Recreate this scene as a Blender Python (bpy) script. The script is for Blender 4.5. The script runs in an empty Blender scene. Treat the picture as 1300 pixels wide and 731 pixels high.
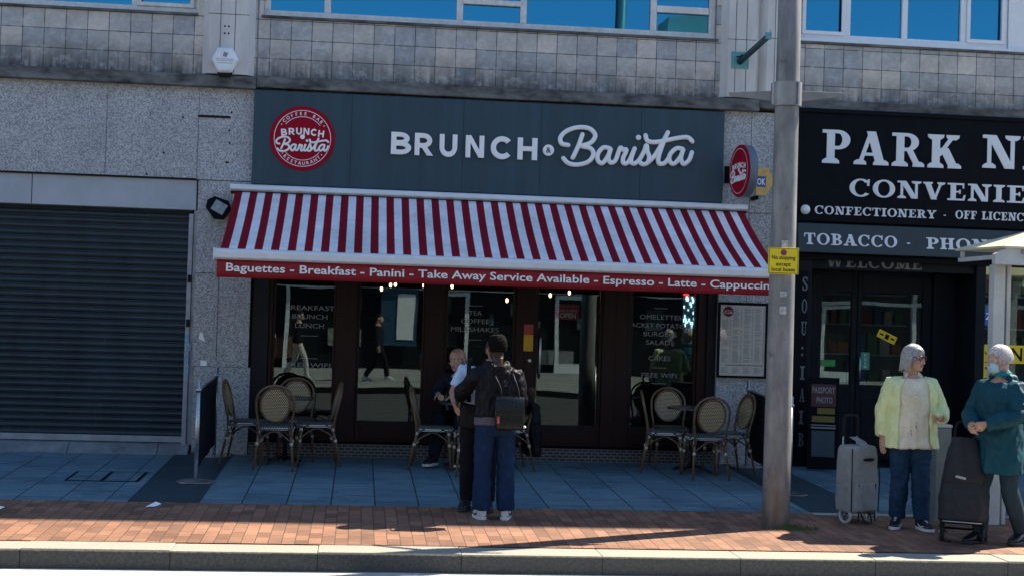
import bpy, bmesh, math, random
from mathutils import Vector, Matrix, Euler, noise
R = math.radians
random.seed(7)
SC = bpy.context.scene
COL = SC.collection

# ------------------------------------------------------------------ camera, sky, sun, exposure
cam_d = bpy.data.cameras.new('camera'); cam = bpy.data.objects.new('camera', cam_d); COL.objects.link(cam)
cam_d.sensor_width = 36.0; cam_d.lens = 49.714; cam_d.clip_start = 0.1; cam_d.clip_end = 2000
_p, _y, _r = 0.0176766514, 0.106857920, 0.0315868833
_f = Vector((math.sin(_y)*math.cos(_p), math.cos(_y)*math.cos(_p), math.sin(_p)))
_r0 = Vector((math.cos(_y), -math.sin(_y), 0)); _u0 = _r0.cross(_f)
_rt = _r0*math.cos(_r) + _u0*math.sin(_r); _up = _u0*math.cos(_r) - _r0*math.sin(_r)
_m = Matrix((_rt, _up, -_f)).transposed().to_4x4(); _m.translation = Vector((0, -16.3, 1.695))
cam.matrix_world = _m
SC.camera = cam

SUN_EL, SUN_AZ = R(49), (0.917, 0.399)         # sun stands to the right and behind the terrace
world = bpy.data.worlds.new('World'); SC.world = world; world.use_nodes = True
_nt = world.node_tree; _bg = _nt.nodes['Background']; _sky = _nt.nodes.new('ShaderNodeTexSky')
_sky.sky_type = 'NISHITA'; _sky.sun_disc = False; _sky.sun_elevation = SUN_EL
_sky.sun_rotation = math.atan2(SUN_AZ[0], SUN_AZ[1])
_sky.air_density = 1.0; _sky.dust_density = 0.0; _sky.ozone_density = 3.0
_nt.links.new(_sky.outputs[0], _bg.inputs[0]); _bg.inputs[1].default_value = 0.098
sun_d = bpy.data.lights.new('sun', 'SUN'); sun_d.energy = 5.0; sun_d.angle = R(0.53); sun_d.color = (1.0, 0.90, 0.75)
sun = bpy.data.objects.new('sun', sun_d); COL.objects.link(sun)
_sd = Vector((SUN_AZ[0]*math.cos(SUN_EL), SUN_AZ[1]*math.cos(SUN_EL), math.sin(SUN_EL)))
sun.rotation_euler = _sd.to_track_quat('Z', 'Y').to_euler()
SC.view_settings.view_transform = 'Standard'; SC.view_settings.look = 'None'
SC.view_settings.exposure = 1.38; SC.view_settings.gamma = 1.0

G = 0.028                                        # the pavement falls 2.8 % from the shopfronts to the kerb
def gz(y): return G*y

# ------------------------------------------------------------------ mesh builder
class MB:
    def __init__(s): s.v = []; s.f = []
    def add(s, vs, fs):
        n = len(s.v); s.v += [tuple(p) for p in vs]; s.f += [tuple(i+n for i in q) for q in fs]; return s
    def box(s, x0, x1, y0, y1, z0, z1):
        return s.add([(x0,y0,z0),(x1,y0,z0),(x1,y1,z0),(x0,y1,z0),(x0,y0,z1),(x1,y0,z1),(x1,y1,z1),(x0,y1,z1)],
                     [(0,3,2,1),(4,5,6,7),(0,1,5,4),(1,2,6,5),(2,3,7,6),(3,0,4,7)])
    def obox(s, c, size, rot=None):
        m = (rot if rot is not None else Matrix.Identity(3)); c = Vector(c); hx, hy, hz = [k/2 for k in size]
        vs = [c + m @ Vector((a*hx, b*hy, d*hz)) for d in (-1,1) for a,b in ((-1,-1),(1,-1),(1,1),(-1,1))]
        return s.add(vs, [(0,3,2,1),(4,5,6,7),(0,1,5,4),(1,2,6,5),(2,3,7,6),(3,0,4,7)])
    def loft(s, rings, cap0=True, cap1=True, closed=True):
        n = len(rings[0]); vs = [p for r in rings for p in r]; fs = []
        for i in range(len(rings)-1):
            for j in range(n if closed else n-1):
                a = i*n+j; b = i*n+(j+1) % n
                fs.append((a, b, b+n, a+n))
        if cap0: fs.append(tuple(range(n))[::-1])
        if cap1: fs.append(tuple(range((len(rings)-1)*n, len(rings)*n)))
        return s.add(vs, fs)
    def tube(s, pts, rad, n=10, flat=1.0, flatdir=None, closed=False, caps=True):
        pts = [Vector(p) for p in pts]
        if not hasattr(rad, '__len__'): rad = [rad]*len(pts)
        N = len(pts); rings = []; prev = None
        for i in range(N):
            a = pts[(i-1) % N] if (i > 0 or closed) else pts[i]; b = pts[(i+1) % N] if (i < N-1 or closed) else pts[i]
            t = (b-a); t = t.normalized() if t.length > 1e-9 else Vector((0,0,1))
            if flatdir is not None:
                e1 = Vector(flatdir); e1 = (e1 - t*e1.dot(t)).normalized()
            elif prev is None:
                q = Vector((0,0,1)) if abs(t.z) < 0.9 else Vector((1,0,0)); e1 = t.cross(q).normalized()
            else:
                e1 = prev - t*prev.dot(t); e1 = e1.normalized() if e1.length > 1e-6 else t.orthogonal().normalized()
            prev = e1; e2 = t.cross(e1)
            r = rad[i]
            rings.append([pts[i] + e1*(r*flat*math.cos(2*math.pi*k/n)) + e2*(r*math.sin(2*math.pi*k/n)) for k in range(n)])
        if closed: rings.append(rings[0]); caps = False
        return s.loft(rings, caps, caps)
    def prism(s, poly, y0, y1):
        """2-D outline in (x, z) extruded along y"""
        n = len(poly)
        a = sum(poly[i][0]*poly[(i+1) % n][1] - poly[(i+1) % n][0]*poly[i][1] for i in range(n))
        if a < 0: poly = poly[::-1]
        vs = [(x, y0, z) for x, z in poly] + [(x, y1, z) for x, z in poly]
        fs = [tuple(range(n)), tuple(range(2*n-1, n-1, -1))] + [(i, i+n, (i+1) % n + n, (i+1) % n) for i in range(n)]
        return s.add(vs, fs)
    def ell(s, c, r, nu=14, nv=9, rot=None):
        c = Vector(c); r = (r, r, r) if not hasattr(r, '__len__') else r; rings = []
        m = rot if rot is not None else Matrix.Identity(3)
        for i in range(1, nv):
            th = math.pi*i/nv
            rings.append([c + m @ Vector((r[0]*math.sin(th)*math.cos(2*math.pi*k/nu), r[1]*math.sin(th)*math.sin(2*math.pi*k/nu), -r[2]*math.cos(th))) for k in range(nu)])
        n0 = len(s.v); s.loft(rings, False, False)
        b = len(s.v); s.v.append(tuple(c + m @ Vector((0,0,-r[2])))); s.v.append(tuple(c + m @ Vector((0,0,r[2]))))
        for k in range(nu):
            s.f.append((b, n0+(k+1) % nu, n0+k)); q = n0+(nv-2)*nu; s.f.append((b+1, q+k, q+(k+1) % nu))
        return s
    def cyl(s, a, b, r, n=16, r2=None): return s.tube([a, b], [r, r if r2 is None else r2], n)
    def mesh(s, name):
        me = bpy.data.meshes.new(name); me.from_pydata(s.v, [], s.f); me.update()
        bm = bmesh.new(); bm.from_mesh(me); bmesh.ops.recalc_face_normals(bm, faces=bm.faces); bm.to_mesh(me); bm.free()
        return me
    def build(s, name, m, parent=None, smooth=False, bevel=0.0, world=False, seg=2):
        o = bpy.data.objects.new(name, s.mesh(name)); COL.objects.link(o)
        if m: o.data.materials.append(m)
        finish(o, parent, smooth, bevel, world, seg); return o

def finish(o, parent=None, smooth=False, bevel=0.0, world=False, seg=2):
    if bevel > 0:
        b = o.modifiers.new('bevel', 'BEVEL'); b.width = bevel; b.segments = seg; b.limit_method = 'ANGLE'; b.angle_limit = R(35)
    if smooth:
        for p in o.data.polygons: p.use_smooth = True
        if smooth != True: o.data.set_sharp_from_angle(angle=smooth)
    if parent is not None:
        if world:
            w = Vector((0,0,0)); q = parent
            while q: w += q.location; q = q.parent
            o.data.transform(Matrix.Translation(-w))
        o.parent = parent

def tag(o, label=None, cat=None, group=None, kind=None):
    if label: o['label'] = label
    if cat: o['category'] = cat
    if group: o['group'] = group
    if kind: o['kind'] = kind
    return o
def thing(name, label, cat, loc=(0,0,0), rz=0, group=None):
    o = bpy.data.objects.new(name, None); COL.objects.link(o); o.location = loc; o.rotation_euler = (0,0,rz); o.empty_display_size = 0.1
    return tag(o, label, cat, group)
KIDS = {}
def copy_tree(o, parent=None):
    c = o.copy(); COL.objects.link(c)
    if parent is not None: c.parent = parent
    for ch in [k for k in bpy.data.objects if k.parent == o]: copy_tree(ch, c)
    return c

# ------------------------------------------------------------------ materials
def new_mat(name):
    m = bpy.data.materials.new(name); m.use_nodes = True; nt = m.node_tree
    return m, nt, nt.nodes['Principled BSDF']
def N(nt, t, **kw):
    n = nt.nodes.new(t)
    for k, v in kw.items(): setattr(n, k, v)
    return n
def coords(nt, scale=(1,1,1), rot=(0,0,0), loc=(0,0,0)):
    tc = N(nt, 'ShaderNodeTexCoord'); mp = N(nt, 'ShaderNodeMapping')
    mp.inputs['Scale'].default_value = scale; mp.inputs['Rotation'].default_value = rot; mp.inputs['Location'].default_value = loc
    nt.links.new(tc.outputs['Object'], mp.inputs['Vector']); return mp.outputs[0]
def noise_tex(nt, vec, scale, detail=4, rough=0.6):
    n = N(nt, 'ShaderNodeTexNoise'); n.inputs['Scale'].default_value = scale; n.inputs['Detail'].default_value = detail; n.inputs['Roughness'].default_value = rough
    nt.links.new(vec, n.inputs['Vector']); return n.outputs['Fac']
def ramp(nt, fac, stops):
    r = N(nt, 'ShaderNodeValToRGB'); cr = r.color_ramp
    while len(cr.elements) < len(stops): cr.elements.new(0.5)
    for e, (p, c) in zip(cr.elements, stops):
        e.position = p; e.color = (c[0], c[1], c[2], 1) if hasattr(c, '__len__') else (c, c, c, 1)
    nt.links.new(fac, r.inputs[0]); return r.outputs[0]
def mix(nt, fac, a, b, mode='MIX'):
    n = N(nt, 'ShaderNodeMix'); n.data_type = 'RGBA'; n.blend_type = mode
    for val, ix in ((fac, 0), (a, 6), (b, 7)):
        inp = n.inputs[ix]
        if isinstance(val, (int, float)): inp.default_value = val if ix == 0 else (val, val, val, 1)
        elif isinstance(val, tuple): inp.default_value = (*val[:3], 1)
        else: nt.links.new(val, inp)
    return n.outputs[2]
def bump(nt, bs, h, strength=0.3, dist=0.01):
    b = N(nt, 'ShaderNodeBump'); b.inputs['Strength'].default_value = strength; b.inputs['Distance'].default_value = dist
    nt.links.new(h, b.inputs['Height']); nt.links.new(b.outputs[0], bs.inputs['Normal'])
def M(name, col, rough=0.5, metal=0.0, var=0.15, scale=6.0, bmp=0.0, bscale=60.0, spec=0.5, stretch=(1,1,1), coat=0.0, dirt=None):
    """plain surface with slight blotchy wear"""
    m, nt, bs = new_mat(name); v = coords(nt, stretch)
    f = noise_tex(nt, v, scale, 6, 0.65)
    lo = tuple(c*(1-var) for c in col); hi = tuple(min(1, c*(1+var)) for c in col)
    c_ = ramp(nt, f, [(0.3, lo), (0.7, hi)])
    if dirt:      # (colour, patch scale, threshold, strength): grime, rust or chipped paint in patches of their own
        v2 = coords(nt, (1, 1, 0.55)); c_ = mix(nt, ramp(nt, noise_tex(nt, v2, dirt[1], 8, 0.8), [(dirt[2], 0.0), (dirt[2]+0.07, dirt[3])]), c_, dirt[0])
    nt.links.new(c_, bs.inputs['Base Color'])
    nt.links.new(ramp(nt, noise_tex(nt, v, scale*1.7, 5), [(0.3, max(0, rough-0.08)), (0.7, min(1, rough+0.08))]), bs.inputs['Roughness'])
    bs.inputs['Metallic'].default_value = metal; bs.inputs['Specular IOR Level'].default_value = spec
    if coat: bs.inputs['Coat Weight'].default_value = coat
    if bmp: bump(nt, bs, noise_tex(nt, v, bscale, 4), bmp, 0.004)
    return m
def m_granite(name, a, b, scale=95, rough=0.6, dirt=0.25):
    m, nt, bs = new_mat(name); v = coords(nt)
    vo = N(nt, 'ShaderNodeTexVoronoi'); vo.inputs['Scale'].default_value = scale; nt.links.new(v, vo.inputs['Vector'])
    sep = N(nt, 'ShaderNodeSeparateColor'); nt.links.new(vo.outputs['Color'], sep.inputs[0])
    c = ramp(nt, sep.outputs[0], [(0.1, a), (0.5, tuple((p+q)/2 for p, q in zip(a, b))), (0.92, b)])
    f2 = noise_tex(nt, v, 1.3, 6, 0.7); c = mix(nt, ramp(nt, f2, [(0.35, dirt), (0.65, 0.0)]), c, tuple(k*0.45 for k in a))
    nt.links.new(c, bs.inputs['Base Color']); bs.inputs['Roughness'].default_value = rough; bump(nt, bs, sep.outputs[1], 0.15, 0.002)
    return m
def m_bricks(name, plane, w, h, mortar, c1, c2, cm, off=0.5, rough=0.7, shift=(0,0,0), bias=0.0, stain=None, dep=0.003, squash=1.0, grain=40, gvar=0.12, smooth=0.1):
    """brick texture in the plane 'xz' (wall), 'xy' (rows along x) or 'yx' (rows along y)"""
    m, nt, bs = new_mat(name); tc = N(nt, 'ShaderNodeTexCoord'); sp = N(nt, 'ShaderNodeSeparateXYZ'); cb = N(nt, 'ShaderNodeCombineXYZ')
    nt.links.new(tc.outputs['Object'], sp.inputs[0])
    i = {'xz': (0,2), 'xy': (0,1), 'yx': (1,0)}[plane]
    nt.links.new(sp.outputs[i[0]], cb.inputs[0]); nt.links.new(sp.outputs[i[1]], cb.inputs[1])
    mp = N(nt, 'ShaderNodeMapping'); mp.inputs['Location'].default_value = shift; nt.links.new(cb.outputs[0], mp.inputs['Vector'])
    br = N(nt, 'ShaderNodeTexBrick'); br.offset = off; br.squash = squash
    for k, val in (('Scale', 1.0), ('Mortar Size', mortar), ('Mortar Smooth', smooth), ('Bias', bias), ('Brick Width', w), ('Row Height', h)): br.inputs[k].default_value = val
    br.inputs['Color1'].default_value = (*c1, 1); br.inputs['Color2'].default_value = (*c2, 1); br.inputs['Mortar'].default_value = (*cm, 1)
    nt.links.new(mp.outputs[0], br.inputs['Vector'])
    v = tc.outputs['Object']; g1 = noise_tex(nt, v, grain, 5, 0.7); g2 = noise_tex(nt, v, 3.0, 6, 0.7)
    c = mix(nt, 1.0, br.outputs['Color'], ramp(nt, g1, [(0.3, 1-gvar), (0.7, 1+gvar)]), 'MULTIPLY')
    c = mix(nt, 1.0, c, ramp(nt, g2, [(0.3, 0.78), (0.7, 1.12)]), 'MULTIPLY')
    if stain: c = stain(nt, sp, c)
    nt.links.new(c, bs.inputs['Base Color']); bs.inputs['Roughness'].default_value = rough
    inv = N(nt, 'ShaderNodeMath'); inv.operation = 'SUBTRACT'; inv.inputs[0].default_value = 1.0; nt.links.new(br.outputs['Fac'], inv.inputs[1])
    h2 = mix(nt, 0.25, inv.outputs[0], g1)
    bump(nt, bs, h2, 0.6, dep)
    return m
def m_glass(name, tint=(1,1,1), refl=(1,1,1), ior=1.5, boost=0.0, rough=0.0, wave=0.0):
    m = bpy.data.materials.new(name); m.use_nodes = True; nt = m.node_tree; nt.nodes.clear()
    out = N(nt, 'ShaderNodeOutputMaterial'); tr = N(nt, 'ShaderNodeBsdfTransparent'); gl = N(nt, 'ShaderNodeBsdfGlossy')
    gl.inputs['Roughness'].default_value = rough; gl.inputs['Color'].default_value = (*refl, 1); tr.inputs['Color'].default_value = (*tint, 1)
    fr = N(nt, 'ShaderNodeFresnel'); fr.inputs['IOR'].default_value = ior
    ad = N(nt, 'ShaderNodeMath'); ad.operation = 'ADD'; ad.use_clamp = True; ad.inputs[1].default_value = boost; nt.links.new(fr.outputs[0], ad.inputs[0])
    mx = N(nt, 'ShaderNodeMixShader'); nt.links.new(ad.outputs[0], mx.inputs[0]); nt.links.new(tr.outputs[0], mx.inputs[1]); nt.links.new(gl.outputs[0], mx.inputs[2])
    nt.links.new(mx.outputs[0], out.inputs[0])
    if wave:
        v = coords(nt); b = N(nt, 'ShaderNodeBump'); b.inputs['Strength'].default_value = wave; b.inputs['Distance'].default_value = 0.01
        nt.links.new(noise_tex(nt, v, 0.9, 1), b.inputs['Height']); nt.links.new(b.outputs[0], gl.inputs['Normal'])
    return m
def m_emit(name, col, st):
    m, nt, bs = new_mat(name); bs.inputs['Base Color'].default_value = (*col, 1)
    bs.inputs['Emission Color'].default_value = (*col, 1); bs.inputs['Emission Strength'].default_value = st; return m

# ------------------------------------------------------------------ lettering
def text_mesh(s, bold=0.0, ext=0.004, space=1.0, shear=0.0, res=3):
    cu = bpy.data.curves.new('lettering', 'FONT'); cu.body = s; cu.size = 1.0; cu.extrude = 0.0; cu.offset = bold
    cu.space_character = space; cu.shear = shear; cu.resolution_u = res
    o = bpy.data.objects.new('lettering', cu); COL.objects.link(o); dg = bpy.context.evaluated_depsgraph_get()
    me = bpy.data.meshes.new_from_object(o.evaluated_get(dg)); bpy.data.objects.remove(o); bpy.data.curves.remove(cu)
    return me
def text(s, name, m, x0, x1, z0, z1, y, parent=None, bold=0.0, depth=0.0, space=1.0, shear=0.0, world=True, capref=None, fit=True, mat4=None):
    """text facing -Y whose capitals fill z0..z1; x1 None keeps the natural width"""
    me = text_mesh(s, bold, 0, space, shear); xs = [v.co.x for v in me.vertices]
    cap = text_mesh(capref or 'H', bold); ch = max(v.co.y for v in cap.vertices); cb = min(v.co.y for v in cap.vertices)
    k = (z1-z0)/(ch-cb); mn, mxx = min(xs), max(xs)
    if x1 is None: kx = k; xo = x0
    elif x0 is None: kx = k; xo = x1-(mxx-mn)*k
    elif isinstance(x1, str): kx = k; xo = x0-(mxx-mn)*k/2
    else: kx = (x1-x0)/(mxx-mn); xo = x0
    if depth:
        bm = bmesh.new(); bm.from_mesh(me); r = bmesh.ops.extrude_face_region(bm, geom=list(bm.faces))
        bmesh.ops.translate(bm, verts=[e for e in r['geom'] if isinstance(e, bmesh.types.BMVert)], vec=(0,0,depth))
        bmesh.ops.recalc_face_normals(bm, faces=bm.faces); bm.to_mesh(me); bm.free()
    for v in me.vertices:
        px, pz, d = xo+(v.co.x-mn)*kx, z0+(v.co.y-cb)*k, v.co.z
        v.co = (px, y-d, pz)
    me.update()
    if mat4 is not None: me.transform(mat4)
    o = bpy.data.objects.new(name, me); COL.objects.link(o); me.materials.clear(); me.materials.append(m)
    finish(o, parent, world=world); return o

def arc(cx, cy, rx, ry, a0, a1, n=14): return [(cx+rx*math.cos(R(a0+(a1-a0)*i/n)), cy+ry*math.sin(R(a0+(a1-a0)*i/n))) for i in range(n+1)]
def ring_poly(cx, cy, rx, ry, tx, ty, a0, a1, n=18): return arc(cx, cy, rx, ry, a0, a1, n) + arc(cx, cy, rx-tx, ry-ty, a1, a0, n)
def rect(x0, x1, y0, y1): return [(x0,y0),(x1,y0),(x1,y1),(x0,y1)]
T, H_, SF = 0.21, 0.09, 0.10      # stem, hairline, serif height of the slab-serif capitals
def slab(x0, x1, y, d=1):  # bracketed serif
    y2 = y+d*SF
    return [(x0, y), (x1, y), (x1-0.01, y2*0.85+y*0.15), (x1-0.09, y2+d*0.05), (x0+0.09, y2+d*0.05), (x0+0.01, y2*0.85+y*0.15)]
def bowl(x0, xr, y0, y1, tx=0.2, ty=0.1):
    yc, ry = (y0+y1)/2, (y1-y0)/2; xm = x0+(xr-x0)*0.4; rx = xr-xm
    return [(x0,y0)] + arc(xm, yc, rx, ry, -90, 90, 16) + [(x0,y1),(x0,y1-ty)] + arc(xm, yc, rx-tx, ry-ty, 90, -90, 16) + [(x0,y0+ty)]
def diag(xa, ya, xb, yb, w): return [(xa-w/2,ya),(xa+w/2,ya),(xb+w/2,yb),(xb-w/2,yb)]
SERIF = {
 'P': (0.74, [rect(.12,.12+T,0,1), slab(.0,.46,0), rect(0,.2,.9,1), bowl(.2,.74,.42,1,.21,.1)]),
 'R': (0.86, [rect(.12,.12+T,0,1), slab(.0,.44,0), rect(0,.2,.9,1), bowl(.2,.72,.46,1,.2,.1), [(.38,.5),(.56,.5),(.76,.08),(.86,.1),(.86,0),(.62,0)], slab(.56,.88,0)]),
 'B': (0.76, [rect(.12,.12+T,0,1), rect(0,.2,.9,1), rect(0,.2,0,.1), bowl(.2,.7,.5,1,.2,.1), bowl(.2,.76,0,.54,.21,.1)]),
 'A': (0.92, [diag(.16,0,.46,1,.11), diag(.72,0,.46,1,.24), rect(.26,.66,.27,.36), slab(0,.34,0), slab(.52,.94,0)]),
 'K': (0.90, [rect(.12,.12+T,0,1), slab(0,.44,0), slab(0,.44,1,-1), diag(.3,.36,.7,1,.13), diag(.72,0,.44,.6,.25), slab(.55,.92,0), slab(.5,.86,1,-1)]),
 'N': (0.92, [rect(.12,.22,0,1), rect(.7,.8,0,1), diag(.68,0,.22,1,.24), slab(0,.34,0), slab(.56,.94,1,-1), rect(0,.2,.9,1)]),
 'E': (0.72, [rect(.12,.12+T,0,1), rect(0,.66,.9,1), rect(0,.68,0,.1), rect(.2,.52,.46,.55), [(.58,1),(.66,1),(.66,.7),(.61,.7)], [(.58,0),(.68,0),(.72,.32),(.66,.32)], rect(.47,.52,.38,.63)]),
 'F': (0.68, [rect(.12,.12+T,0,1), rect(0,.66,.9,1), slab(0,.46,0), rect(.2,.52,.46,.55), [(.58,1),(.66,1),(.68,.68),(.62,.68)], rect(.47,.52,.36,.65)]),
 'L': (0.68, [rect(.12,.12+T,0,1), slab(0,.46,1,-1), rect(0,.66,0,.1), [(.56,0),(.66,0),(.69,.36),(.63,.36)]]),
 'I': (0.46, [rect(.12,.12+T,0,1), slab(0,.46,0), slab(0,.46,1,-1)]),
 'H': (0.88, [rect(.1,.1+T,0,1), rect(.56,.56+T,0,1), rect(.2,.7,.46,.55), slab(0,.4,0), slab(0,.4,1,-1), slab(.48,.88,0), slab(.48,.88,1,-1)]),
 'M': (1.06, [rect(.12,.21,0,1), rect(.74,.74+T,0,1), diag(.48,0.05,.2,1,.2), diag(.48,0.05,.78,1,.11), slab(0,.34,0), slab(.64,1.06,0), rect(0,.2,.9,1), rect(.86,1.06,.9,1)]),
 'T': (0.78, [rect(.285,.285+T,0,1), slab(.16,.62,0), rect(.02,.76,.9,1), [(.02,1),(.1,1),(.06,.66),(0,.66)], [(.68,1),(.76,1),(.78,.66),(.72,.66)]]),
 'Y': (0.86, [rect(.33,.33+T,0,.5), slab(.2,.66,0), diag(.42,.4,.16,1,.22), diag(.44,.4,.72,1,.11), slab(0,.36,1,-1), slab(.56,.88,1,-1)]),
 'V': (0.88, [diag(.44,0,.16,1,.23), diag(.46,0,.72,1,.1), slab(0,.38,1,-1), slab(.56,.88,1,-1)]),
 'W': (1.24, [diag(.36,0,.14,1,.2), diag(.38,0,.6,1,.1), diag(.82,0,.6,1,.2), diag(.84,0,1.08,1,.1), slab(0,.34,1,-1), slab(.94,1.24,1,-1)]),
 'O': (0.88, [ring_poly(.44,.5,.44,.52,.2,.09,0,180), ring_poly(.44,.5,.44,.52,.2,.09,180,360)]),
 'C': (0.82, [ring_poly(.44,.5,.44,.52,.2,.09,42,320,26), [(.7,.62),(.78,.62),(.79,1),(.72,1),(.68,.86)]]),
 'S': (0.68, [ring_poly(.34,.74,.32,.28,.17,.1,20,200,16), ring_poly(.34,.27,.34,.29,.17,.1,-160,20,16), [(.02,.68),(.2,.78),(.66,.36),(.5,.24)], [(.58,.68),(.65,.68),(.65,1),(.59,1)], [(.01,0),(.07,0),(.07,.34),(.01,.34)]]),
 '-': (0.36, [rect(.04,.32,.36,.47)]), ' ': (0.42, []), ':': (.3, [rect(.08,.24,.1,.28), rect(.08,.24,.6,.78)]),
 'Z': (.76, [rect(.03,.73,.9,1), rect(.03,.73,0,.1), diag(.14,.05,.62,.95,.22)]),
 'U': (.86, [rect(.1,.3,.3,1), rect(.66,.75,.3,1), ring_poly(.425,.32,.325,.34,.2,.12,180,270), ring_poly(.425,.32,.325,.34,.1,.12,270,360), slab(0,.4,1,-1), slab(.54,.88,1,-1)]),
}
def sring(cx, cy, rx, ry, t, a0, a1, n=22): return ring_poly(cx, cy, rx, ry, t, t, a0, a1, n)
ST = 0.235
SANS = {   # heavy geometric capitals on a unit cap height: width, pieces
 'B': (0.90, [rect(0,ST,0,1), bowl(.1,.82,.44,1,ST,.2), bowl(.1,.90,0,.60,ST,.21)]),
 'R': (0.86, [rect(0,ST,0,1), bowl(.1,.84,.34,1,ST,.21), [(.30,.42),(.56,.42),(.90,0),(.61,0)]]),
 'U': (0.88, [rect(0,ST,.40,1), rect(.88-ST,.88,.40,1), sring(.44,.42,.44,.44,ST*.97,180,360)]),
 'N': (0.92, [rect(0,ST,0,1), rect(.92-ST,.92,0,1), [(0.02,1),(.26,1),(.90,0),(.66,0)]]),
 'C': (0.94, [sring(.52,.5,.52,.52,ST,42,318,30)]),
 'H': (0.90, [rect(0,ST,0,1), rect(.90-ST,.90,0,1), rect(.1,.8,.40,.61)]),
}
def sans_letter(ch, x0, x1, z0, z1, y, depth, mat4=None):
    w, ps = SANS[ch]; mb = MB()
    for j, p in enumerate(ps): mb.prism([(x0+a/w*(x1-x0), z0+b*(z1-z0)) for a, b in p], y-depth-0.0005*j, y)
    if mat4 is not None: mb.v = [tuple(mat4 @ Vector(p)) for p in mb.v]
    return mb
def serif_word(s, x0, z0, h, y, depth, xs=1.0, gap=0.10, x1=None):
    wd = sum(SERIF[c][0] for c in s)+gap*(len(s)-1)
    k = h*xs if x1 is None else (x1-x0)/wd
    mb = MB(); x = x0; j = 0
    for c in s:
        w, ps = SERIF[c]
        for p in ps:
            e = 0.0004*(j % 9); j += 1
            mb.prism([(x+a*k, z0+b*h) for a, b in p], y-depth-e, y)
        x += (w+gap)*k
    return mb, x
def spline(p, n=6):
    out = []; P = [Vector(q) for q in p]
    for i in range(len(P)-1):
        a = P[max(0,i-1)]; b = P[i]; c = P[i+1]; d = P[min(len(P)-1,i+2)]
        for j in range(n):
            t = j/n; out.append(0.5*((2*b)+(c-a)*t+(2*a-5*b+4*c-d)*t*t+(3*b-a-3*c+d)*t**3))
    out.append(P[-1]); return out
SCRIPT = [
 [(0.060,0.143),(0.011,0.152),(0.000,0.197),(0.044,0.247),(0.128,0.278),(0.214,0.274),(0.261,0.227),(0.230,0.169),(0.148,0.139)],
 [(0.170,0.137),(0.231,0.124),(0.252,0.080),(0.216,0.026),(0.137,0.000),(0.065,0.008),(0.026,0.044)],
 [(0.164,0.227),(0.136,0.139),(0.097,0.051)],
 [(0.376,0.131),(0.326,0.136),(0.286,0.089),(0.287,0.037),(0.322,0.019),(0.362,0.074),(0.381,0.131),(0.366,0.062),(0.383,0.026),(0.420,0.046),(0.452,0.138),(0.469,0.127),(0.500,0.125),(0.477,0.063),(0.482,0.026),(0.520,0.039),(0.562,0.139)],
 [(0.562,0.139),(0.538,0.062),(0.551,0.025),(0.592,0.046),(0.632,0.115),(0.651,0.169),(0.659,0.124),(0.675,0.080),(0.661,0.034),(0.623,0.025),(0.600,0.046)],
 [(0.661,0.034),(0.717,0.093),(0.775,0.197),(0.811,0.271)],
 [(0.783,0.205),(0.748,0.094),(0.749,0.037),(0.792,0.039),(0.821,0.075)],
 [(0.642,0.241),(0.656,0.203),(0.710,0.193),(0.798,0.210),(0.893,0.233),(0.963,0.240),(1.000,0.211)],
 [(0.927,0.151),(0.880,0.153),(0.832,0.105),(0.833,0.052),(0.868,0.039),(0.913,0.094),(0.932,0.151),(0.917,0.082),(0.938,0.038),(0.979,0.070),(0.999,0.128)],
]
DOT = (0.590,0.223)
def script_word(x0, x1, z0, y, rad, depth, seg=5, nn=8):
    """the hand-lettered word as rounded strokes; front of the letters at y - depth"""
    mb = MB(); k = x1-x0
    for i, st in enumerate(SCRIPT):
        pts = [(x0+p.x*k, y-depth*0.5-0.0012*i, z0+p.y*k) for p in spline([(a, b, 0) for a, b in st], seg)]
        mb.tube(pts, rad, nn, flat=depth*0.5/rad, flatdir=(0,1,0))
        for e in (pts[0], pts[-1]): mb.ell(e, (rad*0.98, depth*0.5, rad*0.98), 10, 6)
    mb.ell((x0+DOT[0]*k, y-depth*0.5, z0+DOT[1]*k), (rad*1.2, depth*0.5, rad*1.2), 12, 6)
    return mb
# ------------------------------------------------------------------ palette
GR_A, GR_B = (0.20,0.212,0.22), (0.57,0.585,0.59)
M_GRAN = m_granite('grey_granite', GR_A, GR_B, 95)
M_GRAN2 = m_granite('brown_granite', (0.075,0.075,0.075), (0.24,0.235,0.23), 110)
M_GRANP = m_granite('polished_granite', (0.045,0.05,0.055), (0.15,0.155,0.16), 110, 0.35)
def tile_stain(nt, sp, c):
    v = coords(nt, (1, 1, 1)); v2 = coords(nt, (6, 1, 0.35))
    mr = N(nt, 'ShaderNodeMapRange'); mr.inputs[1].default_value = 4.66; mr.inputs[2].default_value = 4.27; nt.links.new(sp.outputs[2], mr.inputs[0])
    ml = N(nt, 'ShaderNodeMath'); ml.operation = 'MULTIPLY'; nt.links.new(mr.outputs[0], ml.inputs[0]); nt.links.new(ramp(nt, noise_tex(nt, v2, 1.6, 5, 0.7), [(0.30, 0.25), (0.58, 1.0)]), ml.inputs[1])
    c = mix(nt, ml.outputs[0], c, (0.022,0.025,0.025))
    return mix(nt, ramp(nt, noise_tex(nt, v, 7, 5, 0.75), [(0.5, 0.0), (0.72, 0.5)]), c, (0.62,0.60,0.57))
M_TILE = m_bricks('glazed_wall_tile', 'xz', 0.236, 0.222, 0.0042, (0.31,0.325,0.335), (0.57,0.52,0.455), (0.02,0.024,0.026), off=0.0, rough=0.42, shift=(0.02, -4.283, 0), stain=tile_stain, grain=14, gvar=0.14)
M_LEDGE = M('weathered_stone', (0.105,0.108,0.105), 0.85, var=0.85, scale=3.5, bmp=0.5, bscale=70, stretch=(1,1,2.5))
M_PILAS = M('pale_stone', (0.56,0.54,0.51), 0.75, var=0.16, scale=2.0, bmp=0.2, bscale=60, stretch=(2,2,0.5))
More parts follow.
